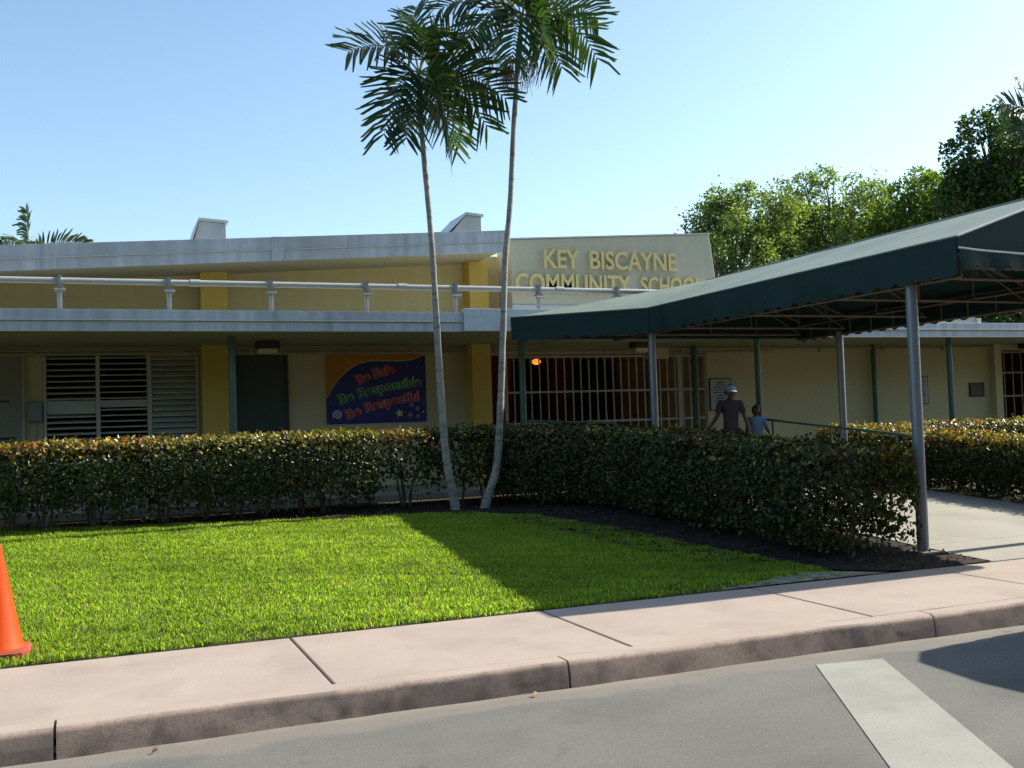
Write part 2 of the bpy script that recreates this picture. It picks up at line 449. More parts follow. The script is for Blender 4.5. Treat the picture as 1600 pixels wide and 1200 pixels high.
# ------------------------------------------------------------------ setting: road, kerb, pavement, ground
def sheet(name, xs, rows, m):
    V = [(x, y, z) for y, z in rows for x in xs]
    n = len(xs)
    F = [(j*n+i, j*n+i+1, (j+1)*n+i+1, (j+1)*n+i) for j in range(len(rows)-1) for i in range(n-1)]
    return struct(MB().add(V, F).build(name, m))
xs = [-300, -60, -20] + list(range(-8, 22, 2)) + [40, 80, 300]
sheet("road", xs, [(-300, -0.15), (-20, -0.15), (0, -0.15), (5.62, -0.15)], M['asphalt'])
sheet("ground", xs, [(5.66, -0.13), (7.085, -0.13), (7.1, -0.012), (9, 0.083), (11.5, 0.208), (13.9, 0.33), (40, 0.34), (300, 0.34)], M['soil'])
# rounded kerb in lengths
prof = [(5.682,0.0),(5.64,0.001)]+[(5.535+.035-.035*math.sin(a), -.035+.035*math.cos(a)) for a in np.linspace(.1, 1.5, 6)]+[(5.525,-0.09),(5.515,-0.17),(5.682,-0.17)]
km = MB()
x = -13.865
while x < 30:
    x1 = x + 2.73 - 0.014
    N_ = 16
    for i in range(N_):
        xa, xb = x+(x1-x)*i/N_, x+(x1-x)*(i+1)/N_
        def pr(q): return [(q, y+0.006*math.sin(q*2.1+z*9)+0.004*math.sin(q*9.0)+.003*math.sin(q*23+z*40), z+(0.004*math.sin(q*3.3) if -0.06 < z < -0.001 else 0)) for y, z in prof]
        a, b = pr(xa), pr(xb); n = len(prof)
        km.add(a+b, [(k, (k+1) % n, (k+1) % n+n, k+n) for k in range(n)])
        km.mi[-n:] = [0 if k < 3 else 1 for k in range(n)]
        if i == 0: km.add(a, [tuple(range(n-1,-1,-1))])
        if i == N_-1: km.add(b, [tuple(range(n))])
    x += 2.73
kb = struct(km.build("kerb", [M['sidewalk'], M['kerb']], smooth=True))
# pavement slabs, open joints
sm = MB()
jx = [1.17+1.84*k for k in range(-8, 17)]
for a, b in zip(jx[:-1], jx[1:]):
    dz = 0.004*math.sin(a*3)
    sm.box(a+0.007, b-0.007, 5.688, 7.09, -0.1, 0.0+dz*0.5)
struct(sm.build("sidewalk", M['sidewalk'], bevel=0.008))
# sloping concrete walk under the canopy
wm = MB()
ws = [7.115, 8.0, 9.9, 11.8, 13.83]
for a, b in zip(ws[:-1], ws[1:]):
    za, zb = 0.004+0.0605*(a-7.1), 0.004+0.0605*(b-7.1)
    wm.hexa([(7.42,a+.006,za-.12),(10.72,a+.006,za-.12),(10.72,b-.006,zb-.12),(7.42,b-.006,zb-.12),
             (7.42,a+.006,za),(10.72,a+.006,za),(10.72,b-.006,zb),(7.42,b-.006,zb)])
struct(wm.build("walkway", M['walk'], bevel=0.006))
# crossing stripe
Z = -0.146
struct(MB().add([(3.05,3.44,Z),(3.53,3.24,Z),(4.50,5.20,Z),(4.05,5.27,Z)], [(0,1,2,3)]).build("road_marking", M['paint']))
struct(MB().add([(2.2,2.0,Z),(2.8,1.75,Z),(3.525,3.22,Z),(3.045,3.42,Z)], [(0,1,2,3)]).build("road_marking", M['paint']))

# planting bed
bed_pts = [(-9,13.85),(-9,13.55),(-1.1,13.55),(1.02,12.99),(2.5,12.74),(3.33,12.55),(4.03,12.30),(4.45,11.7),(4.75,10.3),(4.9,9.04),(5.15,8.2),(5.75,7.55),(6.2,7.2),(6.5,7.094),(7.43,7.094),(7.43,13.85)]
def inpoly(P, poly):
    x, y = P[:,0], P[:,1]; c = np.zeros(len(P), bool); j = len(poly)-1
    for i in range(len(poly)):
        xi, yi = poly[i]; xj, yj = poly[j]
        c ^= ((yi > y) != (yj > y)) & (x < (xj-xi)*(y-yi)/(yj-yi+1e-12)+xi); j = i
    return c
me = bpy.data.meshes.new("mulch_bed")
bm = bmesh.new()
f = bm.faces.new([bm.verts.new((x, y, 0)) for x, y in bed_pts])
bmesh.ops.triangulate(bm, faces=[f])
for k in range(4):
    bmesh.ops.subdivide_edges(bm, edges=[e for e in bm.edges if e.calc_length() > 0.4], cuts=1, use_grid_fill=True)
    bmesh.ops.triangulate(bm, faces=bm.faces)
for v in bm.verts:
    v.co.z = gz(v.co.y) + 0.008 + (0.012*math.sin(v.co.x*5)*math.sin(v.co.y*6))*0.4
bm.to_mesh(me); bm.free()
struct(link("mulch_bed", me, M['mulch']))
# chips and litter on the bed
n = 9000
P = np.column_stack([rng.uniform(-2, 7.6, n), rng.uniform(7.1, 13.8, n), np.zeros(n)])
P = P[inpoly(P, bed_pts)]
P[:,2] = gzv(P[:,1]) + 0.016
n = len(P)
D = rand_unit(n)*np.array([1,1,.35]); Nn = rand_unit(n)*.5+np.array([0,0,1.])
cc = .6*np.array([[.09,.055,.03],[.14,.09,.05],[.045,.03,.02],[.20,.14,.08]])[rng.integers(0,4,n)]*rng.uniform(.6,1.2,(n,1))
tag(leaf_mesh("mulch_litter", P, D, Nn, rng.uniform(.03,.07,n), rng.uniform(.012,.03,n), cc, leafmat("litter", .7, .1, .3)), kind='stuff')
# sandy spill at the tip of the lawn
sp = MB()
pts = [(4.55,7.10),(5.3,7.095),(5.9,7.095),(6.25,7.095),(6.1,7.18),(5.9,7.30),(5.6,7.42),(5.3,7.34),(4.95,7.2)]
sp.add([(x,y,gz(y)+.011) for x,y in pts], [tuple(range(len(pts)))])
struct(sp.build("sand_patch", mat("sand", (.25,.235,.185), .95, .25, 9, .6, 60, .2, fine=.25, stain=(.035,.03,.02), stain_amt=1.0, stain_scale=11)))

# lawn of separate blades
lawn_poly = [(-9,7.13),(5.9,7.13),(5.85,7.5),(5.68,8.25),(5.52,9.1),(5.38,10.3),(5.0,11.7),(4.3,12.45),(3.33,12.66),(2.5,12.78),(1.02,13.02),(-1.1,13.6),(-9,13.6)]
def grass(name, x0, x1, y0, y1, dens, seed):
    n = int((x1-x0)*(y1-y0)*dens)
    P = np.column_stack([rng.uniform(x0,x1,n), rng.uniform(y0,y1,n), np.zeros(n)])
    P[:,1] += 0.035*vnoise(P*np.array([14,14,0]), 1.0, 8)*(P[:,1] < 7.4)
    P[:,0] += 0.03*vnoise(P*np.array([6,6,0]), 1.0, 3); P[:,1] += 0.02*vnoise(P*np.array([6,6,0]), 1.0, 4)
    P = P[inpoly(P, lawn_poly)]
    pn = vnoise(P, 1.6, 5)
    pn2 = vnoise(P, 7.0, 6)
    keep = rng.uniform(size=len(P)) < np.clip(0.92 + 0.18*pn2, .35, 1) * np.where((P[:,1] < 7.35) & (P[:,0] > 4.2), .35, 1)
    P, pn, pn2 = P[keep], pn[keep], pn2[keep]
    n = len(P)
    P[:,2] = gzv(P[:,1]) - 0.004
    a = rng.uniform(0, 6.283, n)
    lean = rng.uniform(.15, 1.0, n)
    H = rng.uniform(.020, .048, n)*(1+.35*pn2+.15*pn)
    Wd = rng.uniform(.005, .009, n)
    dirx = np.column_stack([np.cos(a), np.sin(a), np.zeros(n)])
    side = np.column_stack([-np.sin(a), np.cos(a), np.zeros(n)])
    Z = np.array([0,0,1.])
    m1 = P + dirx*(H*lean*.35)[:,None] + Z*(H*.6)[:,None]
    tip = P + dirx*(H*lean*1.0)[:,None] + Z*(H*(1-.35*lean))[:,None]
    V = np.stack([P-side*Wd[:,None]*.5, P+side*Wd[:,None]*.5, m1+side*Wd[:,None]*.45, m1-side*Wd[:,None]*.45, tip], axis=1)
    b = (np.arange(n)*5)[:,None]
    # quads for the lower half, a degenerate-free quad tip is avoided with two meshes' worth of tris
    T = np.concatenate([b+np.array([0,1,2]), b+np.array([0,2,3]), b+np.array([3,2,4])], axis=1).reshape(-1,3)
    base = np.array([.265,.38,.038]); yel = np.array([.42,.45,.085]); dk = np.array([.12,.235,.018]); dry = np.array([.34,.27,.11])
    t = rng.uniform(size=(n,1))
    cc = np.where(t < .48-.12*pn[:,None], base, np.where(t < .74-.10*pn[:,None], dk, np.where(t < .955, yel, dry)))*rng.uniform(.65,1.3,(n,1))*(1+.16*pn[:,None]+.10*pn2[:,None])
    return raw_mesh(name, V.reshape(-1,3), T, np.repeat(cc, 5, axis=0), M['grass'])
g = grass("lawn_grass", -3.2, 6.0, 7.1, 13.7, 7400, 1)
tag(g, kind='stuff')

# ------------------------------------------------------------------ school building
ZF = 0.42
BX0, BX1 = -14.0, 30.0
school = thing("school_building", (8.0, 16.6, 0.34), "long low cream school with yellow pilasters, deep eave and raised lettering", "building")
YW = 16.6
bx("floor_slab", M['walk'], school, BX0, BX1, 14.35, 27, 0.0, ZF)
# lower wall in stretches between openings
wl = MB()
def wall(x0, x1, z0, z1): wl.box(x0, x1, YW, YW+.2, z0, z1)
wall(BX0, -.74, ZF, 2.72); wall(-.74, 1.44, ZF, .98); wall(-.74, 1.44, 2.64, 2.72); wall(1.44, 6.17, ZF, 2.72)
wall(6.17, 10.56, 2.56, 2.72); wall(10.56, 17.75, ZF, 2.72); wall(17.75, 21.5, 2.58, 2.72); wall(21.5, BX1, ZF, 2.72)
wl.box(BX0, BX1, 26.4, 26.6, ZF, 2.72); wl.box(BX0, BX0+.2, YW+.2, 26.4, ZF, 2.72); wl.box(BX1-.2, BX1, YW+.2, 26.4, ZF, 2.72)
wl.build("lower_wall", M['cream'], school)
# rooms behind the openings
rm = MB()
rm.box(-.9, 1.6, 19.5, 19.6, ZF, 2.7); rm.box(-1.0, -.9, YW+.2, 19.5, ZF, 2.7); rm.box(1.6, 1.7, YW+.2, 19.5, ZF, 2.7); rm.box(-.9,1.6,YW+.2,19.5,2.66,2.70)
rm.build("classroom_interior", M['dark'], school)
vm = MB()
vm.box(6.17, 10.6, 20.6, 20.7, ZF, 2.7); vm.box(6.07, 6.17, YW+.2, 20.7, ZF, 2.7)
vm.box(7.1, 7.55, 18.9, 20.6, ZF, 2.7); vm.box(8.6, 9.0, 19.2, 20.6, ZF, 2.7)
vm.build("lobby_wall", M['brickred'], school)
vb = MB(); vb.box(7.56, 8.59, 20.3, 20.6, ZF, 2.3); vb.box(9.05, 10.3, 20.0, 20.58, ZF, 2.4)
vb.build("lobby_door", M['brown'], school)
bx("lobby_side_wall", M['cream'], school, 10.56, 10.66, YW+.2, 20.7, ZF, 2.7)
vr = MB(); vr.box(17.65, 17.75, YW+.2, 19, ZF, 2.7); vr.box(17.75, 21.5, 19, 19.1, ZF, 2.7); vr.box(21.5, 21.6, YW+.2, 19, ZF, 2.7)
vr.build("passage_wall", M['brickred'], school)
# lower roof slab with soffit
bx("soffit", M['soffit'], school, BX0, 6.99, 14.10, 26.6, 2.722, 2.78)
bx("soffit", M['soffit'], school, 6.992, BX1, 14.50, 26.6, 2.702, 2.76)
bx("lower_roof", M['roof'], school, BX0, 6.99, 14.08, 26.6, 2.785, 2.965)
bx("lower_roof", M['roof'], school, 6.992, BX1, 14.50, 26.6, 2.765, 2.90)
# fascia: lapped metal sheets, a raised upper band, bright drip line
fa, fb, fl = MB(), MB(), MB()
x = BX0
k = 0
while x < 4.88:
    x1 = min(x + (2.44 if k % 2 else 3.05), 4.88)
    fa.box(x+.001, x1-.001, 14.0, 14.075, 2.862, 2.99)
    fb.box(x+.001, x1-.001, 14.022, 14.075, 2.715, 2.848)
    if x1 < 4.8:
        fa.box(x1-.09, x1+.09, 13.996, 13.9995, 2.862, 2.993); fb.box(x1-.09, x1+.09, 14.018, 14.0215, 2.713, 2.848)
    x = x1; k += 1
fl.box(BX0, 4.88, 13.99, 14.06, 2.8485, 2.8615)
fa.build("fascia", M['fascia'], school, bevel=.003); fb.build("fascia", M['fasciadk'], school, bevel=.003); fl.build("drip_edge", M['bright'], school, bevel=.002)
fa, fb, fl = MB(), MB(), MB()
x = 7.0
while x < BX1:
    x1 = min(x + 3.05, BX1)
    fa.box(x+.001, x1-.001, 14.43, 14.495, 2.812, 2.93)
    fb.box(x+.001, x1-.001, 14.455, 14.495, 2.69, 2.80)
    x = x1
fl.box(7.0, BX1, 14.415, 14.48, 2.8005, 2.8115); fl.box(7.0, BX1, 14.425, 14.48, 2.668, 2.689)
fa.build("fascia", M['fascia'], school, bevel=.003); fb.build("fascia", M['fasciadk'], school, bevel=.003); fl.build("drip_edge", M['bright'], school, bevel=.002)
bx("fascia_box", mat("fascia_box", (.46,.53,.54), .45, .07, .8, streak=.06), school, 4.885, 7.0, 13.965, 14.075, 2.72, 3.045, bevel=.004)
# upper storey
def ru(x): return 3.655 + 0.0655*(x+1.18)       # underside of the upper roof
um = MB()
um.prism_y([(BX0,2.9),(6.0,2.9),(6.0,ru(6.0)),(BX0,ru(BX0))], YW, YW+.2)
um.box(6.001, 6.9, 16.61, YW+.2, 2.9, 4.25)
um.box(6.001, 6.416, 16.552, 16.608, 2.97, 4.25)
um.box(5.8, 6.0, YW+.2, 26.4, 2.9, ru(5.8)); um.prism_y([(BX0,2.9),(6.0,2.9),(6.0,ru(6.0)),(BX0,ru(BX0))], 26.4, 26.6)
um.box(BX0, BX0+.2, YW+.2, 26.4, 2.9, ru(BX0))
um.build("upper_wall", M['cream_up'], school)
us = MB(); us.prism_y([(BX0,ru(BX0)),(6.02,ru(6.02)),(6.02,ru(6.02)+.05),(BX0,ru(BX0)+.05)], 15.27, 26.8); us.build("soffit", M['soffit'], school)
ur = MB(); ur.prism_y([(BX0,ru(BX0)+.052),(6.02,ru(6.02)+.052),(6.02,ru(6.02)+.30),(BX0,ru(BX0)+.30)], 15.27, 26.8); ur.build("upper_roof", M['roof'], school)
uf, ul = MB(), MB()
x = BX0; k = 0
while x < 6.05:
    x1 = min(x + (3.05 if k % 2 else 2.44), 6.06)
    o_ = -.03
    uf.prism_y([(x+.001,ru(x)+o_+.165),(x1-.001,ru(x1)+o_+.165),(x1-.001,ru(x1)+o_+.345),(x+.001,ru(x)+o_+.345)], 15.2, 15.265)
    uf.prism_y([(x+.001,ru(x)+o_),(x1-.001,ru(x1)+o_),(x1-.001,ru(x1)+o_+.150),(x+.001,ru(x)+o_+.150)], 15.215, 15.265)
    if x1 < 6: uf.prism_y([(x1-.09,ru(x1-.09)+o_-.002),(x1+.09,ru(x1+.09)+o_-.002),(x1+.09,ru(x1+.09)+o_+.348),(x1-.09,ru(x1-.09)+o_+.348)], 15.195, 15.1995)
    x = x1; k += 1
ul.prism_y([(BX0,ru(BX0)-.03+.151),(6.06,ru(6.06)-.03+.151),(6.06,ru(6.06)-.03+.164),(BX0,ru(BX0)-.03+.164)], 15.19, 15.26)
uf.build("fascia", M['fascia'], school, bevel=.003); ul.build("drip_edge", M['bright'], school)
# pilasters, running through both storeys
pl = MB()
for x0, x1 in ((1.47,1.865),(5.80,6.14),(-2.75,-2.4)):
    p0 = MB().box(x0, x1, 16.25, YW-.002, ZF, 2.72).build("pilaster", M['yellow'], school, bevel=.006)
    p1 = MB().prism_y([(x0,2.97),(x1,2.97),(x1,ru(x1)-.003),(x0,ru(x0)-.003)], 16.25, YW-.002).build("pilaster", M['yellow'], school, bevel=.006)
bx("pilaster", M['cream'], school, 17.55, 17.74, 16.45, YW-.002, ZF, 2.70)
for x0, x1 in ((1.46,1.875),(5.79,6.15)): bx("flashing", M['bright'], school, x0, x1, 16.225, 16.246, 2.97, 3.045)
# low rear parapet seen past the canopy
bx("rear_parapet", mat("parapet", (.36,.38,.33), .8, .06, 1.0, .1, 60), school, 11.2, 17.55, 16.9, 17.2, 2.9, 3.46, bevel=.01)
bx("parapet_cap", M['bright'], school, 17.553, 17.66, 16.86, 17.24, 2.9, 3.46)
# sign wall with raised letters
sw = MB()
sw.prism_y([(6.42,3.0),(10.49,3.0),(10.29,4.66),(6.42,4.43)], 15.9, 16.55)
sw.build("sign_wall", M['signwall'], school, bevel=.012)
sc_ = MB(); sc_.prism_y([(6.405,4.432),(10.305,4.662),(10.305,4.685),(6.405,4.455)], 15.88, 16.57); sc_.build("wall_coping", M['bright'], school)
fs = MB(); fs.box(6.41, 10.5, 15.875, 15.898, 3.27, 3.335)
for i in range(12): fs.sphere((6.6+.33*i, 15.873, 3.30), .012, 8, 6)
fs.build("flashing", M['bright'], school)

def text_geo(body, extrude=0.0, offset=0.0, res=4):
    cu = bpy.data.curves.new("t", 'FONT'); cu.body = body; cu.size = 1.0; cu.extrude = extrude; cu.offset = offset; cu.resolution_u = res
    ob = bpy.data.objects.new("t", cu); COL.objects.link(ob)
    dg = bpy.context.evaluated_depsgraph_get(); dg.update()
    ev = ob.evaluated_get(dg); m_ = ev.to_mesh()
    V = np.array([v.co[:] for v in m_.vertices]); F = [tuple(p.vertices) for p in m_.polygons]
    ev.to_mesh_clear(); bpy.data.objects.remove(ob); bpy.data.curves.remove(cu)
    return V, F
CAPH = 0.729
def words(name, body, x0, x1, zb, h, y, depth, offset, m, parent, lean=None):
    V, F = text_geo(body, 0.5, offset)
    w0, w1 = V[:,0].min(), V[:,0].max()
    z0 = 0.0
    zmax = text_geo("E", 0.5, offset)[0][:,1].max()
    X = x0+(V[:,0]-w0)/(w1-w0)*(x1-x0)
    Zz = zb+(V[:,1]-z0)/zmax*h
    Y = y - (V[:,2]+.5)*depth
    me = bpy.data.meshes.new(name); me.from_pydata(list(zip(X,Y,Zz)), [], F); me.update()
    bm = bmesh.new(); bm.from_mesh(me); bmesh.ops.remove_doubles(bm, verts=bm.verts, dist=1e-5); bmesh.ops.recalc_face_normals(bm, faces=bm.faces); bm.to_mesh(me); bm.free()
    return link(name, me, m, parent)
words("raised_lettering", "KEY", 7.0, 7.66, 3.975, .305, 15.899, .06, .018, M['letter'], school)
words("raised_lettering", "BISCAYNE", 7.86, 9.56, 3.975, .305, 15.899, .06, .018, M['letter'], school)
words("raised_lettering", "COMMUNITY", 6.47, 8.62, 3.55, .315, 15.899, .06, .018, M['letter'], school)
words("raised_lettering", "SCHOOL", 8.83, 10.08, 3.55, .305, 15.899, .06, .018, M['letter'], school)
# roof vents
def vent(x0, xs, x1, zt):
    v = MB()
    zb = ru(x0)+.28
    v.prism_y([(x0,zb-.1),(x1,zb-.1),(x1,zt-.03),(xs,zt)], 16.4, 17.2)
    o = v.build("roof_vent", mat("vent_metal", (.42,.44,.43), .5, .08, 2, .05, 20, .5, .2, streak=.1), school, bevel=.006)
    c = MB()
    c.prism_y([(xs-.02,zt+.002),(x1+.03,zt-.028),(x1+.03,zt+.012),(xs-.01,zt+.042)], 16.36, 17.24)
    d = Vector((xs-x0, 0, zt-zb)).normalized()
    nx_, nz_ = -d.z*.03, d.x*.03
    c.prism_y([(x0+nx_*.1,zb+nz_*.1),(xs-.004,zt+.004),(xs+nx_,zt+nz_),(x0+nx_,zb+nz_)], 16.36, 17.24)
    c.build("vent_cap", M['bright'], o)
vent(1.31, 1.49, 1.885, 4.64)
vent(5.25, 5.83, 6.10, 4.92)
# louvred window: three sashes
wf = MB()
for x0, x1 in ((-.735,-.70),(-.03,.03),(.69,.755),(1.40,1.435)): wf.box(x0, x1, 16.55, 16.66, .985, 2.635)
for z0, z1 in ((.985,1.03),(2.60,2.635)):
    for x0, x1 in ((-.699,-.031),(.031,.689),(.756,1.399)): wf.box(x0, x1, 16.552, 16.655, z0, z1)
win = wf.build("louvre_window", M['slat'], school, bevel=.003)
def slats(x0, x1, ang, mats, mid=None, seed=0):
    s_ = MB(); rr = random.Random(seed)
    n_ = 18; dz = 1.55/n_
    for i in range(n_):
        z = 1.05+dz*(i+.5); a = R(ang + rr.uniform(-3, 3))
        if mid and i in mid: a = R(82)
        h = dz*(.53 if ang < 40 else .56); c, s0 = math.cos(a)*h, math.sin(a)*h
        t = .008
        s_.hexa([(x0,16.60-c,z-s0-t),(x1,16.60-c,z-s0-t),(x1,16.60+c,z+s0-t),(x0,16.60+c,z+s0-t),
                 (x0,16.60-c,z-s0+t),(x1,16.60-c,z-s0+t),(x1,16.60+c,z+s0+t),(x0,16.60+c,z+s0+t)])
    return s_.build("louvre_slats", mats, win)
slats(-.695, -.035, 15, M['slat'], (8, 9), 1)
slats(.035, .685, 7, M['slat'], (9,), 2)
slats(.76, 1.395, 40, M['slat'], None, 3)
# door and left utility door
d = bx("door", M['door'], school, 2.04, 2.77, 16.57, 16.598, ZF, 2.60, bevel=.004)
MB().box(2.0, 2.037, 16.55, 16.598, ZF, 2.64).box(2.773, 2.81, 16.55, 16.598, ZF, 2.64).box(2.037, 2.773, 16.55, 16.598, 2.602, 2.64).build("door_frame", M['door'], d)
MB().tube([(2.70,16.565,1.42),(2.70,16.52,1.42),(2.62,16.515,1.42)], .011, 8).build("handle", M['galv'], d)
p = bx("utility_door", M['panel'], school, -2.2, -1.03, 16.56, 16.598, ZF, 2.62, bevel=.004)
lv = MB()
for i in range(9): lv.box(-1.52, -1.12, 16.54, 16.558, .9+.06*i, .935+.06*i)
lv.build("door_vent", M['black'], p)
MB().box(-1.36, -1.18, 16.548, 16.558, 1.92, 1.945).build("handle", M['black'], p)
MB().box(-1.028, -.985, 16.555, 16.598, ZF, 2.66).box(-2.25, -1.029, 16.555, 16.598, 2.622, 2.66).build("door_frame", M['boxcream'], p)
# conduits under the eave
cm = MB()
cm.tube([(-13,16.52,2.665),(8.98,16.52,2.655)], .022, 8); cm.tube([(-13,16.47,2.60+.0),(1.9,16.47,2.605),(3,16.47,2.60),(8.95,16.47,2.59)], .028, 8)
cm.tube([(9.4,16.5,2.64),(17.6,16.5,2.64)], .024, 8); cm.tube([(9.4,16.5,2.55),(11,16.5,2.58),(12,16.5,2.60)], .02, 8)
cm.box(-.95, 17.5, 16.535, 16.597, 2.648+.03, 2.715)
for i in range(14): cm.box(-4+1.55*i, -3.95+1.55*i, 16.44, 16.50, 2.565, 2.64)
cm.build("conduit", M['boxcream'], school)
MB().box(9.02, 9.36, 15.9, 16.15, 2.42, 2.62).build("junction_box", M['boxcream'], school, bevel=.01)
MB().tube([(10.21,16.42,ZF),(10.21,16.42,2.72)], .055, 12).build("downpipe", M['greenpost'], school, smooth=True)
MB().tube([(14.4,16.5,ZF),(14.4,16.5,2.72)], .05, 12).build("downpipe", M['greenpost'], school, smooth=True)
MB().tube([(-.95,16.57,ZF),(-.95,16.57,1.6),(-.9,16.57,1.9),(-.98,16.57,2.3),(-.98,16.57,2.6)], .014, 8).build("conduit", M['boxcream'], school)
# eave posts
for px in (-2.6, 1.74, 6.10, 10.44, 14.68, 19.0):
    MB().tube([(px,14.8,ZF),(px,14.8,2.72)], .052, 14).build("eave_post", M['greenpost'], school, smooth=True)

# meter box, lights, notices, plaque, banner
mb = thing("meter_box", (-.83, 16.58, 1.7), "small grey meter box with rounded corners beside the louvred window", "meter box")
bx("housing", M['greybox'], mb, -.95, -.76, 16.49, 16.598, 1.63, 1.92, bevel=.02)
MB().tube([(-.83,16.56,1.63),(-.83,16.56,1.3),(-.88,16.57,1.1),(-.88,16.57,.5)], .013, 8).build("cable", M['greybox'], mb)
def wall_light(x, y, lab):
    t = thing("eave_light", (x, y, 2.7), lab, "light", "floodlights under the school eave")
    MB().box(x-.17, x+.17, y-.12, y+.12, 2.60, 2.70).build("housing", M['black'], t, bevel=.012)
    MB().prism_x([(y-.11,2.598),(y+.10,2.598),(y+.06,2.53),(y-.09,2.52)], x-.14, x+.14).build("lens", M['lens'], t, bevel=.01)
wall_light(2.34, 15.55, "black eave floodlight with amber lens above the dark green door")
wall_light(8.72, 15.75, "black eave floodlight with amber lens above the white barred gate")
wall_light(18.35, 16.3, "black eave floodlight beside the tan barred gate")

def notice(x0, x1, z0, z1, lab, seed):
    t = thing("notice_board", ((x0+x1)/2, 16.58, z0), lab, "notice")
    bx("board", M['ink'], t, x0-.02, x1+.02, 16.575, 16.598, z0-.02, z1+.02, bevel=.003)
    bx("panel", M['noticew'], t, x0, x1, 16.569, 16.5745, z0, z1)
    tx = MB(); rr = random.Random(seed); z = z1-.05; i = 0
    h = (z1-z0)/13
    while z > z0+h*1.2:
        big = i in (0, 5, 6)
        w = (x1-x0)*(rr.uniform(.35,.5) if big else rr.uniform(.5,.78)); xc = (x0+x1)/2
        x = xc-w/2
        while x < xc+w/2:
            l = rr.uniform(.015,.05); tx.box(x, min(x+l, xc+w/2), 16.566, 16.5685, z-h*(.62 if big else .42), z); x += l+.012
        z -= h*1.12; i += 1
    tx.build("notice_print", M['ink'], t)
notice(10.62, 11.06, 1.50, 2.07, "white notice with dark print beside the barred gate, behind the capped person", 3)
notice(15.46, 15.82, 1.50, 2.03, "white notice half hidden behind the grey front canopy post", 5)
pq = thing("wall_plaque", (17.15, 16.58, 1.6), "square dark bronze plaque on the cream wall near the tan gate", "plaque")
bx("plate", M['plaque'], pq, 16.95, 17.36, 16.575, 16.598, 1.60, 1.90, bevel=.006)
MB().box(16.965, 17.345, 16.571, 16.5745, 1.615, 1.625).box(16.965, 17.345, 16.571, 16.5745, 1.875, 1.885).box(16.965, 16.975, 16.571, 16.5745, 1.626, 1.874).box(17.335, 17.345, 16.571, 16.5745, 1.626, 1.874).build("raised_border", M['plaque'], pq)

ban = thing("banner", (4.25, 16.58, 1.45), "blue and orange vinyl banner lettered in red and green on cream wall", "banner")
BX, BZ, BWd, BH = 3.41, 1.45, 1.68, 1.13
def buv(u, v): return BX+BWd*u, BZ+BH*v
bx("backing", M['b_orange'], ban, BX, BX+BWd, 16.588, 16.598, BZ, BZ+BH)
crv = [(0,.365),(.055,.50),(.13,.65),(.22,.775),(.32,.86),(.45,.905),(.60,.90),(.74,.897),(.85,.91),(.93,.945),(1.0,1.0)]
bl = MB(); poly = [buv(0,0), buv(1,0)] + [buv(u,v) for u,v in reversed(crv)]
bl.prism_y([(x,z) for x,z in poly], 16.584, 16.5875); bl.build("blue_field", M['b_blue'], ban)
ed = MB()
for (u0,v0),(u1,v1) in zip(crv[:-1],crv[1:]):
    (x0,z0),(x1,z1) = buv(u0,v0), buv(u1,v1); ed.prism_y([(x0,z0),(x1,z1),(x1,z1+.014),(x0,z0+.014)], 16.582, 16.5838)
ed.build("wave_edge", M['b_yel'], ban)
def bent(body, pts, capv, off, mm, y, name="banner_lettering"):
    V, F = text_geo(body, .5, off)
    (ua,va),(ub,vb),(uc,vc) = pts     # baseline: start, middle, end
    w0, w1 = V[:,0].min(), V[:,0].max()
    t = (V[:,0]-w0)/(w1-w0)
    A = [np.array(buv(*p)) for p in pts]
    ctrl = 2*A[1]-.5*(A[0]+A[2])
    tt = t[:,None]
    B = (1-tt)**2*A[0]+2*tt*(1-tt)*ctrl+tt**2*A[2]
    dB = 2*(1-tt)*(ctrl-A[0])+2*tt*(A[2]-ctrl); dB /= np.linalg.norm(dB, axis=1, keepdims=True)
    nB = np.column_stack([-dB[:,1], dB[:,0]])
    Q = B + nB*(V[:,1]/CAPH*capv*BH)[:,None]
    Yy = y - V[:,2]*.002
    me = bpy.data.meshes.new(name); me.from_pydata([(a,c,b) for (a,b),c in zip(Q,Yy)], [], F); me.update()
    return link(name, me, mm, ban)
for body, pts, ch, c1, c0 in (("Be Safe", ((.31,.56),(.50,.665),(.69,.725)), .135, 'b_red', 'b_redl'),
                              ("Be Responsible", ((.125,.285),(.56,.46),(.955,.535)), .135, 'b_green', 'b_greenl'),
                              ("Be Respectful", ((.195,.065),(.58,.24),(.935,.325)), .135, 'b_red', 'b_redl')):
    bent(body, pts, ch, .055, M[c0], 16.5815)
    bent(body, pts, ch, .022, M[c1], 16.5785)
def star(u, v, r, mm, rot=0., ring=False):
    cx, cz = buv(u, v); pts = []
    for i in range(10):
        rr = r if i % 2 == 0 else r*.45; a = math.pi/2+rot+i*math.pi/5
        pts.append((cx+rr*math.cos(a), cz+rr*math.sin(a)))
    s_ = MB()
    if not ring:
        s_.prism_y([pts[i] for i in range(10)], 16.580, 16.5835)
    else:
        for i in range(10):
            a, b = pts[i], pts[(i+1) % 10]; q = .68
            c = (cx+(b[0]-cx)*q, cz+(b[1]-cz)*q); d_ = (cx+(a[0]-cx)*q, cz+(a[1]-cz)*q)
            s_.prism_y([a, b, c, d_], 16.580, 16.5835)
    s_.build("banner_star", mm, ban)
star(.72,.135,.075,M['b_yel'],.15); star(.905,.20,.042,M['b_yel'],.3,True); star(.845,.255,.045,M['b_greenl'],.1,True)
star(.83,.11,.048,M['b_redl'],.5,True); star(.91,.085,.034,M['b_white'],.2,True); star(.965,.145,.02,M['b_white'])
for u, v in ((.05,.32),(.37,.81),(.74,.81),(.81,.82),(.91,.805),(.30,.245),(.52,.11),(.75,.50),(.97,.28)): star(u,v,.009,M['b_white'])
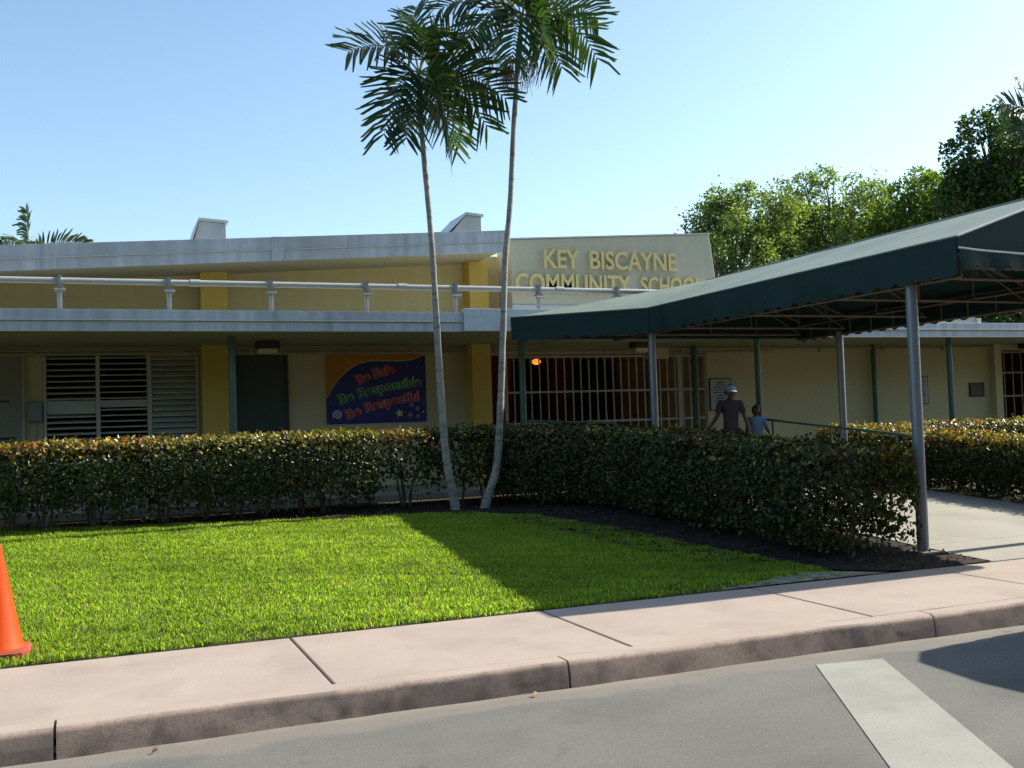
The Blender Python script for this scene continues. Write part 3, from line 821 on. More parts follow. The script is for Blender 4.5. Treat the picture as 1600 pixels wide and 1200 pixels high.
sp = MB()
a = 0
prev = None
cx, cz = buv(.107,.135)
for i in range(40):
    th = i*.42; r = .006+.0035*i*.55
    p = (cx+r*math.cos(th), cz+r*math.sin(th), 16.582)
    if prev:
        dx, dz = p[0]-prev[0], p[1]-prev[1]; l = math.hypot(dx,dz); nx, nz = -dz/l*.006, dx/l*.006
        sp.prism_y([(prev[0]-nx,prev[1]-nz),(p[0]-nx,p[1]-nz),(p[0]+nx,p[1]+nz),(prev[0]+nx,prev[1]+nz)], 16.580, 16.5835)
    prev = p
sp.build("banner_spiral", M['b_white'], ban)
gm = MB()
for u, v in ((.012,.985),(.988,.985),(.012,.015),(.988,.015)):
    x, z = buv(u, v); MB().tube([(x,16.588,z),(x,16.578,z)], .012, 10).build("grommet", M['galv'], ban)

# barred gates
def barred_gate(name, x0, x1, z0, z1, step, m, lab, y, rails):
    t = thing(name, ((x0+x1)/2, y, z0), lab, "gate")
    b = MB(); n_ = int(round((x1-x0)/step))
    for i in range(1, n_): b.box(x0+(x1-x0)*i/n_-.010, x0+(x1-x0)*i/n_+.010, y-.010, y+.010, z0+.04, z1-.04)
    b.build("bar_grille", m, t)
    f_ = MB(); f_.box(x0-.03, x0+.03, y-.03, y+.03, z0, z1); f_.box(x1-.03, x1+.03, y-.03, y+.03, z0, z1); f_.box(x0+.03, x1-.03, y-.025, y+.025, z1-.04, z1); f_.box(x0+.03, x1-.03, y-.025, y+.025, z0, z0+.04)
    f_.build("frame", m, t, bevel=.004)
    r_ = MB()
    for z in rails: r_.box(x0+.03, x1-.03, y-.016, y-.0105, z-.018, z+.018)
    r_.build("rail", m, t)
    return t
gt = barred_gate("security_gate", 6.55, 10.56, ZF, 2.54, .158, M['barwhite'], "wide white barred gate closing off the dark red lobby", 16.66, (1.36, 1.90))
MB().box(9.97, 10.05, 16.63, 16.69, ZF, 2.5).build("gate_post", M['barwhite'], gt)
barred_gate("passage_gate", 17.8, 21.45, ZF, 2.56, .24, M['bartan'], "tan barred gate past the plaque at the far end of the wall", 16.68, (1.6, 2.1))
lt = thing("lobby_lamp", (7.93, 18.5, 2.66), "small glowing orange lamp on the ceiling of the barred lobby", "lamp")
MB().sphere((7.93,18.5,2.55), .075, 14, 10, (1.15,1.15,.75)).build("bulb", M['bulb'], lt, smooth=True)
MB().tube([(7.93,18.5,2.715),(7.93,18.5,2.64)], .05, 12).build("fitting", M['black'], lt)
pl_ = bpy.data.lights.new("lobby_lamp_light", 'POINT'); pl_.energy = 0.5; pl_.color = (1, .5, .2); pl_.shadow_soft_size = .08
po = bpy.data.objects.new("lobby_lamp_light", pl_); COL.objects.link(po); po.parent = lt; po.location = (0, 0, -.24)

# pipe along the lower roof edge
pr = thing("roof_pipe", (3.5, 14.15, 2.97), "long white pipe on short clamped posts along the lower roof edge", "pipe")
MB().tube([(-9,14.15,3.375),(9.3,14.15,3.355)], .039, 14).build("pipe", M['pipewhite'], pr, smooth=True)
for xx in (1.23, 4.05, 6.5): MB().tube([(xx-.08,14.15,3.364),(xx+.05,14.15,3.364)], .047, 14).build("coupling", M['pipewhite'], pr, smooth=True)
for i in range(-4, 7):
    xx = .885+1.313*i
    s_ = MB().tube([(xx,14.15,2.966),(xx,14.15,3.27)], .030, 10).build("support_post", M['pipewhite'], pr, smooth=True)
    c = MB(); c.box(xx-.05, xx+.05, 14.08, 14.22, 3.262, 3.285); c.box(xx-.02, xx+.02, 14.085, 14.215, 3.29, 3.43); c.tube([(xx-.06,14.09,3.24),(xx+.07,14.09,3.24)], .022, 8)
    c.build("clamp", M['galv'], s_)
    MB().box(xx-.06, xx+.06, 14.09, 14.21, 2.966, 2.985).build("foot_plate", M['galv'], s_)

# ------------------------------------------------------------------ canopy over the walk
can = thing("entrance_canopy", (8.93, 10.5, 0), "dark green canvas awning with scalloped edge over the entrance walk", "awning")
XL, XR, XC, ZE, ZR = 7.12, 10.74, 8.93, 2.915, 3.52
YF, YK, YB = 7.03, 12.62, 13.95
def sag(y):                                     # canvas dips between the rafters
    k = (y-YF)/((YK-YF)/4); return -.018*math.sin(math.pi*(k % 1.0))**2
ys = list(np.linspace(YF, YK, 49)); ysb = list(np.linspace(YK, YB, 9))
def leftx(y): return XL if y <= YK else XL + (5.6-XL)*(y-YK)/(YB-YK)
NU = 10
def roofside(lx, sgn):
    top = MB(); rows = ys + ysb[1:]
    V = []
    for y in rows:
        x0 = lx(y)
        for i in range(NU+1):
            u = i/NU
            V.append((x0+(XC-x0)*u, y, ZE+(ZR-ZE)*u + sag(y)*math.sin(math.pi*u)))
    n = NU+1
    off = len(V)
    V2 = V + [(x, y, z-.006) for x, y, z in V]
    F = []
    for j in range(len(rows)-1):
        for i in range(NU):
            q = (j*n+i, j*n+i+1, (j+1)*n+i+1, (j+1)*n+i)
            F.append(q); F.append(tuple(off+k for k in reversed(q)))
    for j in range(len(rows)-1):
        F.append((j*n, (j+1)*n, off+(j+1)*n, off+j*n))
        F.append((j*n+NU, (j+1)*n+NU, off+(j+1)*n+NU, off+j*n+NU))
    for i in range(NU):
        F.append((i, i+1, off+i+1, off+i)); j = len(rows)-1
        F.append((j*n+i, j*n+i+1, off+j*n+i+1, off+j*n+i))
    top.add(V2, F)
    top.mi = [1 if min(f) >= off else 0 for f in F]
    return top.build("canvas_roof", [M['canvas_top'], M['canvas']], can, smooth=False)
roofside(leftx, 1)
roofside(lambda y: XR, -1)
MB().tube([(XC,YF,ZR+.004),(XC,YB,ZR+.004)], .012, 8).build("ridge_seam", M['canvas_top'], can)
def valance(path, ztop, drop, per, name, nrm, thick=.006):
    """hanging strip with scalloped hem along a path of (x,y)"""
    m_ = MB(); pts = []
    tot = 0
    segs = []
    for a, b in zip(path[:-1], path[1:]):
        l = math.dist(a, b); segs.append((a, b, tot, l)); tot += l
    ns = int(tot/.025)
    for i in range(ns+1):
        s_ = tot*i/ns
        for a, b, t0, l in segs:
            if s_ <= t0+l+1e-6:
                u = (s_-t0)/l; pts.append((a[0]+(b[0]-a[0])*u, a[1]+(b[1]-a[1])*u, s_)); break
    V = []
    for x, y, s_ in pts:
        sca = .055*abs(math.sin(math.pi*s_/per))
        wav = .010*math.sin(2*math.pi*s_/(per*2.3))+.006*math.sin(s_*13)
        for k, t in enumerate((0, .35, .7, 1)):
            z = ztop-(drop-.055+sca)*t
            V.append((x+nrm[0]*wav*t, y+nrm[1]*wav*t, z))
    off = len(V)
    V2 = V+[(x+nrm[0]*thick, y+nrm[1]*thick, z) for x, y, z in V]
    F = []
    for i in range(len(pts)-1):
        for k in range(3):
            q = (i*4+k, (i+1)*4+k, (i+1)*4+k+1, i*4+k+1); F.append(q); F.append(tuple(off+j for j in reversed(q)))
        F.append((i*4+3, (i+1)*4+3, off+(i+1)*4+3, off+i*4+3))
    m_.add(V2, F)
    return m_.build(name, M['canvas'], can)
valance([(XL,YF),(XL,YK),(5.6,YB)], ZE-.002, .36, .26, "valance", (-1,0))
valance([(XR,YF),(XR,YB)], ZE-.002, .36, .26, "valance", (1,0))
# front gable panel and front valance
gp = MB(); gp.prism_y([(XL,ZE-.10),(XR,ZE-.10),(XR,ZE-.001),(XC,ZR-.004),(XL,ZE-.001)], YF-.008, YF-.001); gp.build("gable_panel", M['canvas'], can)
valance([(XL,YF-.02),(XR,YF-.02)], ZE-.10, .20, .19, "valance", (0,-1))
MB().tube([(XL+(XR-XL)*i/24,YF-.026,ZE-.10-.05*math.sin(math.pi*i/24)**.7) for i in range(25)], .011, 8).build("hem_rope", M['bright'], can)
MB().tube([(XL,YF-.012,ZE+.006),(XC,YF-.012,ZR+.006),(XR,YF-.012,ZE+.006)], .012, 8).build("rake_edge", M['bright'], can)
MB().tube([(XL-.008,YF,ZE+.004),(XL-.008,YK,ZE+.004),(5.6,YB,ZE+.004)], .009, 8).build("piping", M['canvas_top'], can)
bk = MB(); bk.prism_y([(5.62,2.60),(XR,2.60),(XR,ZE-.01),(XC,ZR-.012),(5.62,ZE-.01)], YB-.012, YB-.005); bk.build("back_panel", M['canvas'], can)
# frame
fr = MB()
XLp, XRp = 7.26, 10.62
for xx in (XLp, XRp):
    for z in (2.58, 2.80): fr.tube([(xx,YF+.1,z),(xx,YB-.02,z)], .017, 8)
    for y in np.arange(YF+.1, YB, .46): fr.tube([(xx,y,2.58),(xx,y,2.80)], .011, 6)
    fr.tube([(xx-.05 if xx<9 else xx+.05,YF+.05,2.86),(xx-.05 if xx<9 else xx+.05,YB-.02,2.86)], .014, 8)
for y in (YF+.08, 7.76, 9.43, 11.1, 12.78, 13.85):
    fr.tube([(XLp,y,2.66),(XRp,y,2.66)], .018, 8)
    fr.tube([(XC,y,2.66),(XC,y,3.44)], .014, 8)
    for s_ in (-1, 1):
        xo = XLp if s_ < 0 else XRp
        fr.tube([(xo,y,2.86),(XC,y,3.455)], .017, 8)
        xm = (xo+XC)/2; fr.tube([(xm,y,2.66),(xm,y,3.15)], .011, 6)
        fr.tube([(xo,y,2.66),(xm,y,3.14)], .011, 6)
fr.tube([(XC,YF+.08,3.47),(XC,YB-.02,3.47)], .016, 8)
fr.tube([(XLp,YK+.1,2.82),(5.75,YB-.03,2.82)], .016, 8); fr.tube([(XLp,YK+.1,2.60),(5.75,YB-.03,2.60)], .016, 8)
fr.build("frame", M['frame'], can)
for x_, y_ in ((7.26,7.76),(7.26,12.78),(10.62,12.90),(10.62,7.76)):
    zb = gz(y_)-.03
    p_ = MB().tube([(x_,y_,zb),(x_,y_,2.62 if y_ > 8 else 2.70)], .055, 16).build("canopy_post", M['greypost'], can, smooth=True)
    MB().box(x_-.1, x_+.1, y_-.1, y_+.1, zb+.02, zb+.042).build("base_plate", M['galv'], p_, bevel=.003)

# handrails of the ramp
hr = thing("ramp_handrail", (10.55, 12.8, .3), "dark green two-bar handrail running beside the sunlit hedge", "handrail")
zr = lambda y, h: 0.0605*(y-7.1)+h
top = [(10.47,14.7,1.30),(10.60,11.6,1.03),(10.61,11.42,1.0),(10.61,11.3,.93),(10.61,11.27,.84),(10.61,11.33,.75),(10.60,11.5,.745),(10.47,14.7,1.02)]
MB().tube(top, .021, 10).build("rail", M['greenpost'], hr, smooth=True)
for y in (14.5, 13.1, 11.75):
    xx = 10.47+.13*(14.7-y)/3.1
    MB().tube([(xx,y,zr(y,0)-.05),(xx,y,1.03+.27*(y-11.6)/3.1)], .018, 8).build("rail_post", M['greenpost'], hr, smooth=True)
hr2 = thing("porch_handrail", (7.0, 14.75, .4), "blue green handrail along the porch edge in front of the gate", "handrail")
MB().tube([(6.15,14.78,1.40),(7.6,14.78,1.33),(7.75,14.78,1.28),(7.78,14.78,1.15),(7.7,14.78,1.06),(6.15,14.78,1.13)], .022, 10).build("rail", M['greenpost'], hr2, smooth=True)
for x_ in (6.9, 7.55): MB().tube([(x_,14.78,ZF),(x_,14.78,1.34)], .018, 8).build("rail_post", M['greenpost'], hr2)

# ------------------------------------------------------------------ hedges
def hedge_leaves(name, parent, path, wid, hgt, n, zbase, tops=1.0, bottom=0.22, seed=0, gap=None, red=.5, size=(.025,.062), shade=1.0):
    """leaf shell round a path of (x,y); wid half width, hgt height"""
    r = np.random.default_rng(seed)
    path = np.array(path, float)
    seg = np.diff(path, axis=0); L = np.linalg.norm(seg, axis=1); cum = np.concatenate([[0], np.cumsum(L)]); tot = cum[-1]
    s = r.uniform(-wid*.9, tot+wid*.9, n)
    sc2 = np.clip(s, 0, tot-1e-6); idx = np.searchsorted(cum, sc2, side='right')-1
    u = (sc2-cum[idx])/L[idx]
    d = seg[idx]/L[idx][:,None]; nr = np.column_stack([-d[:,1], d[:,0]])
    ctr = path[idx]+seg[idx]*u[:,None]+d*(s-sc2)[:,None]
    # position in the cross section, pushed out to the surface
    q = r.uniform(-1, 1, n); h = r.uniform(0, 1, n)
    endf = np.clip(np.abs(s-sc2)/wid, 0, 1)
    push = r.uniform(size=n) < .62
    edge = np.argmin(np.column_stack([1-np.abs(q), (1-h)*1.1, 1-endf+.2]), axis=1)
    dep = np.abs(r.normal(0, .10, n))
    q = np.where(push & (edge == 0), np.sign(q)*(1-dep), q)
    h = np.where(push & (edge == 1), 1-dep*.6, h)
    # rounded shoulders, swelling side
    wv = wid*(1-.16*np.clip((h-.75)/.25, 0, 1)**2)*(.84+.16*np.clip(h/.4, 0, 1))*np.sqrt(np.clip(1-endf**2*.75, 0.05, 1))
    P = np.column_stack([ctr+nr*(q*wv)[:,None], np.zeros(n)])
    lump = vnoise(np.column_stack([P[:,:2], h*hgt]), 2.6, seed+1)
    P[:,:2] += nr*(np.sign(q)*lump*.055)[:,None]
    P[:,2] = zbase(P[:,1]) + hgt*h*(1+.022*lump) + (h > .9)*np.abs(r.normal(0, .032, n))
    hole = np.clip(1.25-1.9*np.clip(vnoise(np.column_stack([P[:,:2]*1.0, h*hgt*1.3]), 3.4, seed+7), 0, 1), .03, 1)
    keep = r.uniform(size=n) < np.clip((h-bottom*.25)/bottom, 0.0, 1)*np.where(h < .55, hole, 1)*np.clip(.86+.35*vnoise(np.column_stack([P[:,:2]*1.0, h*hgt]), 4.0, seed+2), .12, 1)
    if gap is not None: keep &= gap(P, h, r)
    P, q, h, nr2, lump = P[keep], q[keep], h[keep], nr[keep], lump[keep]
    n = len(P)
    out = np.column_stack([nr2*(q*.9)[:,None], np.clip((h-.3)*1.2, -.1, 1)])
    Nn = out + r.normal(0, .55, (n,3)); Nn /= np.linalg.norm(Nn, axis=1, keepdims=True)
    D = r.normal(0, .6, (n,3)) + out*.7 + np.array([0,0,.5])
    D -= Nn*np.sum(D*Nn, axis=1, keepdims=True)
    Ln = r.uniform(*size, n); Wd = Ln*r.uniform(.55, .75, n)
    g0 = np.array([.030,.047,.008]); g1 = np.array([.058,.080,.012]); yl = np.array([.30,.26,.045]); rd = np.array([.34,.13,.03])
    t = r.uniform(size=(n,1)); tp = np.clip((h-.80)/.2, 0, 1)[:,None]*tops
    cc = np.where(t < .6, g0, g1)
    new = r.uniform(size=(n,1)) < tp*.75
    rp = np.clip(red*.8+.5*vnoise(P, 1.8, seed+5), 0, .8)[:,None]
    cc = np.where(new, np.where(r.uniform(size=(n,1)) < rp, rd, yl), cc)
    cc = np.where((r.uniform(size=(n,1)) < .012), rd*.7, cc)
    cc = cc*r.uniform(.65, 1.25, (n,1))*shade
    return leaf_mesh(name, P, D, Nn, Ln, Wd, cc, M['hedge'], parent, fold=.14, curl=.12)
def stems(name, parent, path, wid, hgt, zb, step, seed):
    r = random.Random(seed); m_ = MB(); path = [Vector((*p, 0)) for p in path]
    for a, b in zip(path[:-1], path[1:]):
        k = max(1, int((b-a).length/step))
        for i in range(k):
            p = a.lerp(b, (i+r.uniform(.2,.8))/k); z0 = zb(p.y)-.03
            for j in range(r.randint(4, 6)):
                an = r.uniform(0, 6.28); sp_ = r.uniform(.5, 1.0)*wid
                e = Vector((p.x+math.cos(an)*sp_, p.y+math.sin(an)*sp_, z0+hgt*r.uniform(.6,.88)))
                s0 = Vector((p.x+math.cos(an)*.05, p.y+math.sin(an)*.05, z0))
                md = s0.lerp(e, .45)+Vector((math.cos(an)*-.05, math.sin(an)*-.05, .06+r.uniform(-.03,.05)))
                m_.tube([s0, s0.lerp(md,.55)+Vector((r.uniform(-.02,.02),r.uniform(-.02,.02),0)), md, e], [.016,.013,.010,.004], 6)
                for q in range(2):
                    e2 = md.lerp(e, r.uniform(.1,.6))+Vector((r.uniform(-.22,.22), r.uniform(-.22,.22), r.uniform(.0,.2)))
                    m_.tube([md.lerp(e,.1), e2], [.006,.003], 5)
    return m_.build(name, M['stem'], parent)
zb = gzv
zb1 = lambda y: gz(y)
# along the front, left of the palms
h1 = thing("clipped_hedge", (0, 13.42, .3), "long clipped hedge with sunlit golden top under the louvred window", "hedge")
pth = [(-3.4,13.44),(3.0,13.30)]
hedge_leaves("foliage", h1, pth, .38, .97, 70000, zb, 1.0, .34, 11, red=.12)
stems("stem", h1, pth, .34, .92, zb1, .42, 1)
# open twiggy shrub left of the palms
h2 = thing("twiggy_shrub", (3.72, 13.3, .3), "open twiggy shrub with bare stems left of the leaning palm trunks", "shrub")
hedge_leaves("foliage", h2, [(3.52,13.34),(3.98,13.32)], .30, .96, 7000, zb, 1.0, .75, 23, red=.6)
stems("stem", h2, [(3.6,13.36),(3.9,13.36)], .42, .92, zb1, .3, 5)
h3 = thing("shaded_shrub", (4.75, 13.4, .3), "shaded shrub growing behind and between the two palm trunks", "shrub")
hedge_leaves("foliage", h3, [(4.35,13.35),(5.1,13.30)], .34, .97, 12000, zb, .25, .6, 31, red=.3)
stems("stem", h3, [(4.4,13.35),(5.1,13.3)], .36, .92, zb1, .3, 8)
# walk hedge
h4 = thing("walk_hedge", (6.5, 10.5, .15), "tall shaded hedge along the near side of the canopy walk", "hedge")
pth = [(5.45,13.15),(6.25,12.6),(6.52,11.6),(6.62,8.02)]
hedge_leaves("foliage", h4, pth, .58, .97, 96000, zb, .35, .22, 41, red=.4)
stems("stem", h4, pth, .5, .95, zb1, .42, 12)
# right side of the walk
h5 = thing("corner_hedge", (11.4, 10.9, .2), "dense clipped hedge with orange new growth on the far side of the walk", "hedge")
pth = [(11.40,13.55),(11.42,7.9)]
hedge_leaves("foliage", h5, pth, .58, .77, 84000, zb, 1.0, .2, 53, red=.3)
stems("stem", h5, pth, .55, .7, zb1, .45, 15)
h6 = thing("wall_hedge", (14.5, 13.4, .3), "reddish hedge against the porch edge behind the corner hedge", "hedge")
pth = [(12.3,13.4),(18.5,13.4)]
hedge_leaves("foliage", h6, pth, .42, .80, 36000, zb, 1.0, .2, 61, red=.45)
stems("stem", h6, pth, .4, .72, zb1, .6, 19)

# ------------------------------------------------------------------ palms
def bez(p0, p1, p2, n):
    t = np.linspace(0, 1, n)[:,None]
    return (1-t)**2*p0+2*t*(1-t)*p1+t**2*p2, 2*(1-t)*(p1-p0)+2*t*(p2-p1)
def frond(parent, p0, p1, p2, roll_, llen, seed, npair=25, tone=1.0, wid=.038, stalk=.16):
    r = np.random.default_rng(seed)
    p0, p1, p2 = (np.array(p, float) for p in (p0,p1,p2))
    C, T = bez(p0, p1, p2, 22)
    ra = MB().tube([tuple(c) for c in C], list(np.linspace(.014,.003,22)), 6)
    fo = ra.build("frond", M['rachis'], parent)
    ts = np.linspace(stalk, .995, npair)
    Vs, Fs, cs = [], [], []
    nb = 0
    upv = np.array([0,0,1.])
    for t in ts:
        c = (1-t)**2*p0+2*t*(1-t)*p1+t**2*p2
        d = 2*(1-t)*(p1-p0)+2*t*(p2-p1); d /= np.linalg.norm(d)
        s = np.cross(d, upv); s = s/(np.linalg.norm(s)+1e-6) if np.linalg.norm(s) > .05 else np.array([1.,0,0])
        w = np.cross(s, d)
        s_r = s*math.cos(roll_)+w*math.sin(roll_); w_r = -s*math.sin(roll_)+w*math.cos(roll_)
        f = .62+.38*math.sin(math.pi*min(1, (t-stalk)/(1-stalk)*.9+.1))
        for sg in (-1, 1):
            if r.uniform() < .04: continue
            fwdm = .38+.75*t**1.6
            dr = s_r*sg+d*(fwdm+r.normal(0,.10))+w_r*(.30+r.normal(0,.12))
            dr /= np.linalg.norm(dr)
            l = llen*f*r.uniform(.8,1.1)
            g = np.array([0,0,-1.])
            k1 = c+dr*l*.5+g*l*.03; k2 = c+dr*l*.98+g*l*r.uniform(.08,.32)
            wv = np.cross(dr, w_r+r.normal(0,.25,3)); wv /= np.linalg.norm(wv)
            ww = wid*r.uniform(.8,1.15)
            Vs += [c-wv*ww*.2, c+wv*ww*.2, (c+k1)/2+wv*ww*.5, (c+k1)/2-wv*ww*.5, k1+wv*ww*.52, k1-wv*ww*.52, k2+wv*ww*.22+dr*.02, k2-wv*ww*.18-dr*.02]
            Fs += [(nb,nb+1,nb+2,nb+3),(nb+3,nb+2,nb+4,nb+5),(nb+5,nb+4,nb+6,nb+7)]
            col_ = np.array([.026,.058,.014])*r.uniform(.7,1.35)*tone
            if r.uniform() < .12: col_ = np.array([.10,.13,.03])*tone
            cs += [col_]*8
            nb += 8
    raw_mesh("leaflets", np.array(Vs), np.array(Fs), np.array(cs), M['palmleaf'], fo)
    return fo
def palm(name, lab, trunk, crown, fronds, seed, group, strings=True, llen=.54, wid=.040):
    base = trunk[0]
    t = thing(name, (base[0], base[1], base[2]), lab, "palm tree", group)
    # smooth trunk
    pts = np.array([p[:3] for p in trunk]); rad = np.array([p[3] for p in trunk])
    if strings: rad = rad*np.interp(pts[:,2], [.3, .9, 3, 6], [.95, .90, .82, .76])
    s = np.linspace(0, len(pts)-1, 60)
    sp_ = []
    for q in s:
        i = int(min(q, len(pts)-2)); u = q-i
        P0, P1, P2, P3 = pts[max(i-1,0)], pts[i], pts[i+1], pts[min(i+2,len(pts)-1)]
        v = .5*((2*P1)+(-P0+P2)*u+(2*P0-5*P1+4*P2-P3)*u*u+(-P0+3*P1-3*P2+P3)*u**3)
        sp_.append((v, np.interp(q, range(len(pts)), rad)))
    rr = random.Random(seed)
    MB().tube([tuple(v) for v, _ in sp_], [r_*(1+.05*math.sin(i*2.4)+rr.uniform(-.04,.04)) for i, (_, r_) in enumerate(sp_)], 14).build("trunk", M['ptrunk'], t, smooth=True)
    cx = np.array(crown)
    MB().tube([tuple(pts[-1]), tuple((pts[-1]*.6+cx*.4)), tuple(pts[-1]*.3+cx*.7), tuple(cx)], [rad[-1]*1.1, rad[-1]*1.35, rad[-1]*1.0, rad[-1]*.5], 12).build("crownshaft", M['crownshaft'], t, smooth=True)
    for i, (dp1, dp2, ro, tone) in enumerate(fronds):
        frond(t, cx+np.array([0,0,-.05]), cx+np.array(dp1), cx+np.array(dp2), R(ro), llen, seed*100+i, tone=tone, wid=wid)
    if strings:
        sm_ = MB(); r = random.Random(seed+3)
        c0 = pts[-1]*.8+cx*.2
        for i in range(14):
            a = r.uniform(0, 6.28); l = r.uniform(.25,.5)
            st = Vector(c0)+Vector((math.cos(a)*.05, math.sin(a)*.05, .0))
            k = st+Vector((math.cos(a)*l*.8, math.sin(a)*l*.8, -.02))
            sm_.tube([st, st.lerp(k,.5)+Vector((0,0,.05)), k], [.010,.008,.005], 5)
            for j in range(11):
                b = st.lerp(k, r.uniform(.3,1)); e = b+Vector((r.uniform(-.10,.10), r.uniform(-.10,.10), -r.uniform(.15,.38)))
                sm_.tube([b, b.lerp(e,.5)+Vector((r.uniform(-.04,.04),r.uniform(-.04,.04),0)), e], [.004,.0035,.003], 4)
        sm_.build("flower_strings", M['strings'], t)
    return t
T1 = [(4.275,12.77,.22,.085),(4.262,12.77,.36,.068),(4.235,12.77,.53,.062),(4.18,12.77,.82,.058),(4.14,12.77,1.26,.055),(4.10,12.77,2.25,.052),(4.07,12.77,3.33,.048),(4.04,12.77,4.0,.045),(3.98,12.77,4.92,.043),(3.95,12.77,5.42,.042)]
# (control offset, tip offset, roll of the blade, tone)
F1 = [((-.35,-.1,.42),(-.98,-.25,.05),55,1.0), ((-.10,.1,.55),(.10,.35,.98),20,1.0), ((.25,.2,.70),(.98,.2,.70),70,1.15),
      ((.35,-.1,.30),(1.12,-.2,-.35),60,.9), ((.25,.25,.10),(.72,.5,-.72),50,.9), ((-.30,-.2,.05),(-.58,-.3,-.98),45,.9),
      ((.18,-.25,-.05),(.30,-.35,-1.10),50,1.1), ((.05,-.3,.45),(-.2,-.75,.25),20,1.0), ((-.12,-.25,-.05),(-.30,-.35,-1.02),40,.9), ((.32,-.15,.12),(.86,-.15,-.72),50,1.0)]
palm("slender_palm", "slender palm with pale leaning trunk, the nearer to the banner of two", T1, (3.955,12.77,6.02), F1, 3, "pair of slender palms in the bed")
T2 = [(4.655,12.75,.22,.080),(4.69,12.75,.38,.066),(4.77,12.75,.58,.06),(4.85,12.75,.84,.056),(4.92,12.75,1.48,.053),(5.01,12.75,2.75,.050),(5.07,12.75,3.61,.047),(5.16,12.75,4.3,.046),(5.25,12.75,5.34,.045),(5.33,12.75,6.10,.045)]
F2 = [((-.35,-.1,.35),(-.75,-.2,-.38),50,1.0), ((-.15,-.3,.2),(-.32,-.4,-.70),40,1.25), ((.15,-.3,.2),(.18,-.35,-.62),40,1.25), ((.35,.1,.25),(.62,.1,-.58),60,1.0),
      ((.55,-.1,.45),(1.05,-.15,-.50),65,1.15), ((.6,.1,.55),(1.25,.2,.22),45,1.1), ((-.4,.2,.55),(-1.05,.3,.12),55,.95), ((.0,.2,.7),(-.35,.4,1.2),20,1.0),
      ((.15,.0,.8),(.5,.1,1.3),20,1.0), ((-.1,-.4,.45),(.1,-.8,.2),10,1.0), ((-.15,.35,.1),(-.25,.6,-.6),40,.9)]
palm("slender_palm", "slender palm with pale trunk bowing under the sign wall, the taller of two", T2, (5.42,12.75,6.86), F2, 4, "pair of slender palms in the bed")
# palms far behind
Fb = [((.02,0,.5),(-.02,.1,.98),80,.9), ((.40,0,.42),(1.08,.1,.30),75,.9), ((-.5,.2,.4),(-1.3,.3,-.1),60,.9), ((.2,.6,.4),(.4,1.3,0),10,.9), ((-.1,-.6,.4),(-.2,-1.3,0),10,.9), ((.3,-.4,.3),(.8,-.9,-.3),40,.9)]
palm("rooftop_palm", "palm showing two feathery fronds above the roof behind the school", [(-1.32,24,.3,.12),(-1.32,24,2.5,.10),(-1.32,24,4.9,.09)], (-1.32,24,5.25), Fb, 8, None, False, .42, .045)
Fc = [((-.4,0,.35),(-1.0,.1,.30),70,1.0), ((-.3,-.1,.1),(-.75,-.1,-.30),60,1.0), ((-.2,.1,.5),(-.55,.1,.85),50,1.0), ((.4,0,.4),(1.0,.1,.1),60,1.0), ((.1,.5,.4),(.2,1.1,0),10,1.0), ((.1,-.5,.3),(.1,-1,-.2),10,1.0)]
palm("tall_palm", "tall palm whose frond tips reach in beside the dense tree", [(19.2,16.4,.3,.12),(19.1,16.3,4,.10),(18.95,16.2,7.1,.08)], (18.92,16.2,7.5), Fc, 9, None, False, .52, .05)

# ------------------------------------------------------------------ background trees
def tree(name, lab, base, clumps, nleaf, size, cols, seed, trunk_r=.2, group=None, wisp=0.0):
    r = np.random.default_rng(seed)
    t = thing(name, base, lab, "tree", group)
    b = Vector(base)
    tm = MB()
    cen = Vector(np.mean([c[:3] for c in clumps], axis=0))
    fork = Vector((b.x*.6+cen.x*.4, b.y*.6+cen.y*.4, b.z+(cen.z-b.z)*.5))
    tm.tube([b, b.lerp(fork,.5)+Vector((.1,0,0)), fork], [trunk_r, trunk_r*.8, trunk_r*.65], 10)
    for c in clumps:
        e = Vector(c[:3]); md = fork.lerp(e,.5)+Vector((r.normal(0,.15), r.normal(0,.15), .15))
        tm.tube([fork, md, e], [trunk_r*.4, trunk_r*.22, trunk_r*.07], 7)
        for k in range(4):
            e2 = e+Vector(r.normal(0, 1, 3)*c[3]*.55); tm.tube([md.lerp(e,.5), e2], [trunk_r*.1, trunk_r*.03], 5)
    tm.build("trunk", M['bark'], t, smooth=True)
    rad = np.array([c[3] for c in clumps]); pw = rad**2/np.sum(rad**2)
    idx = r.choice(len(clumps), nleaf, p=pw)
    C = np.array([c[:3] for c in clumps])[idx]; rr = rad[idx]
    u = rng.normal(size=(nleaf,3)); u /= np.linalg.norm(u, axis=1, keepdims=True)
    rho = rr*(1-np.abs(r.normal(0,.20,nleaf)))*(1+.20*vnoise(u*2.2+C, 1.6, seed))
    if wisp: rho *= 1+wisp*(r.uniform(size=nleaf) < .14)*r.uniform(0,1,nleaf)
    P = C+u*rho[:,None]*np.array([1,1,.9])
    keep = r.uniform(size=nleaf) < np.clip(.72+.75*vnoise(P, 2.6, seed+9), .03, 1)
    P, u = P[keep], u[keep]; n = len(P)
    Nn = u*.6+r.normal(0,.6,(n,3))+np.array([0,0,.4]); D = r.normal(0,.7,(n,3))+u*.6+np.array([0,0,-.15])
    Ln = r.uniform(size[0], size[1], n); cc = np.array(cols)[r.integers(0,len(cols),n)]*r.uniform(.6,1.3,(n,1))
    Nn /= np.linalg.norm(Nn, axis=1, keepdims=True)
    leaf_mesh("crown", P, D, Nn, Ln, Ln*.6, cc, M['treeleaf'], t, fold=.15, curl=.15)
    return t
lg = [(.19,.26,.07),(.14,.21,.05),(.24,.30,.10),(.10,.16,.04)]
yg = [(.13,.21,.025),(.18,.26,.04),(.07,.13,.02)]
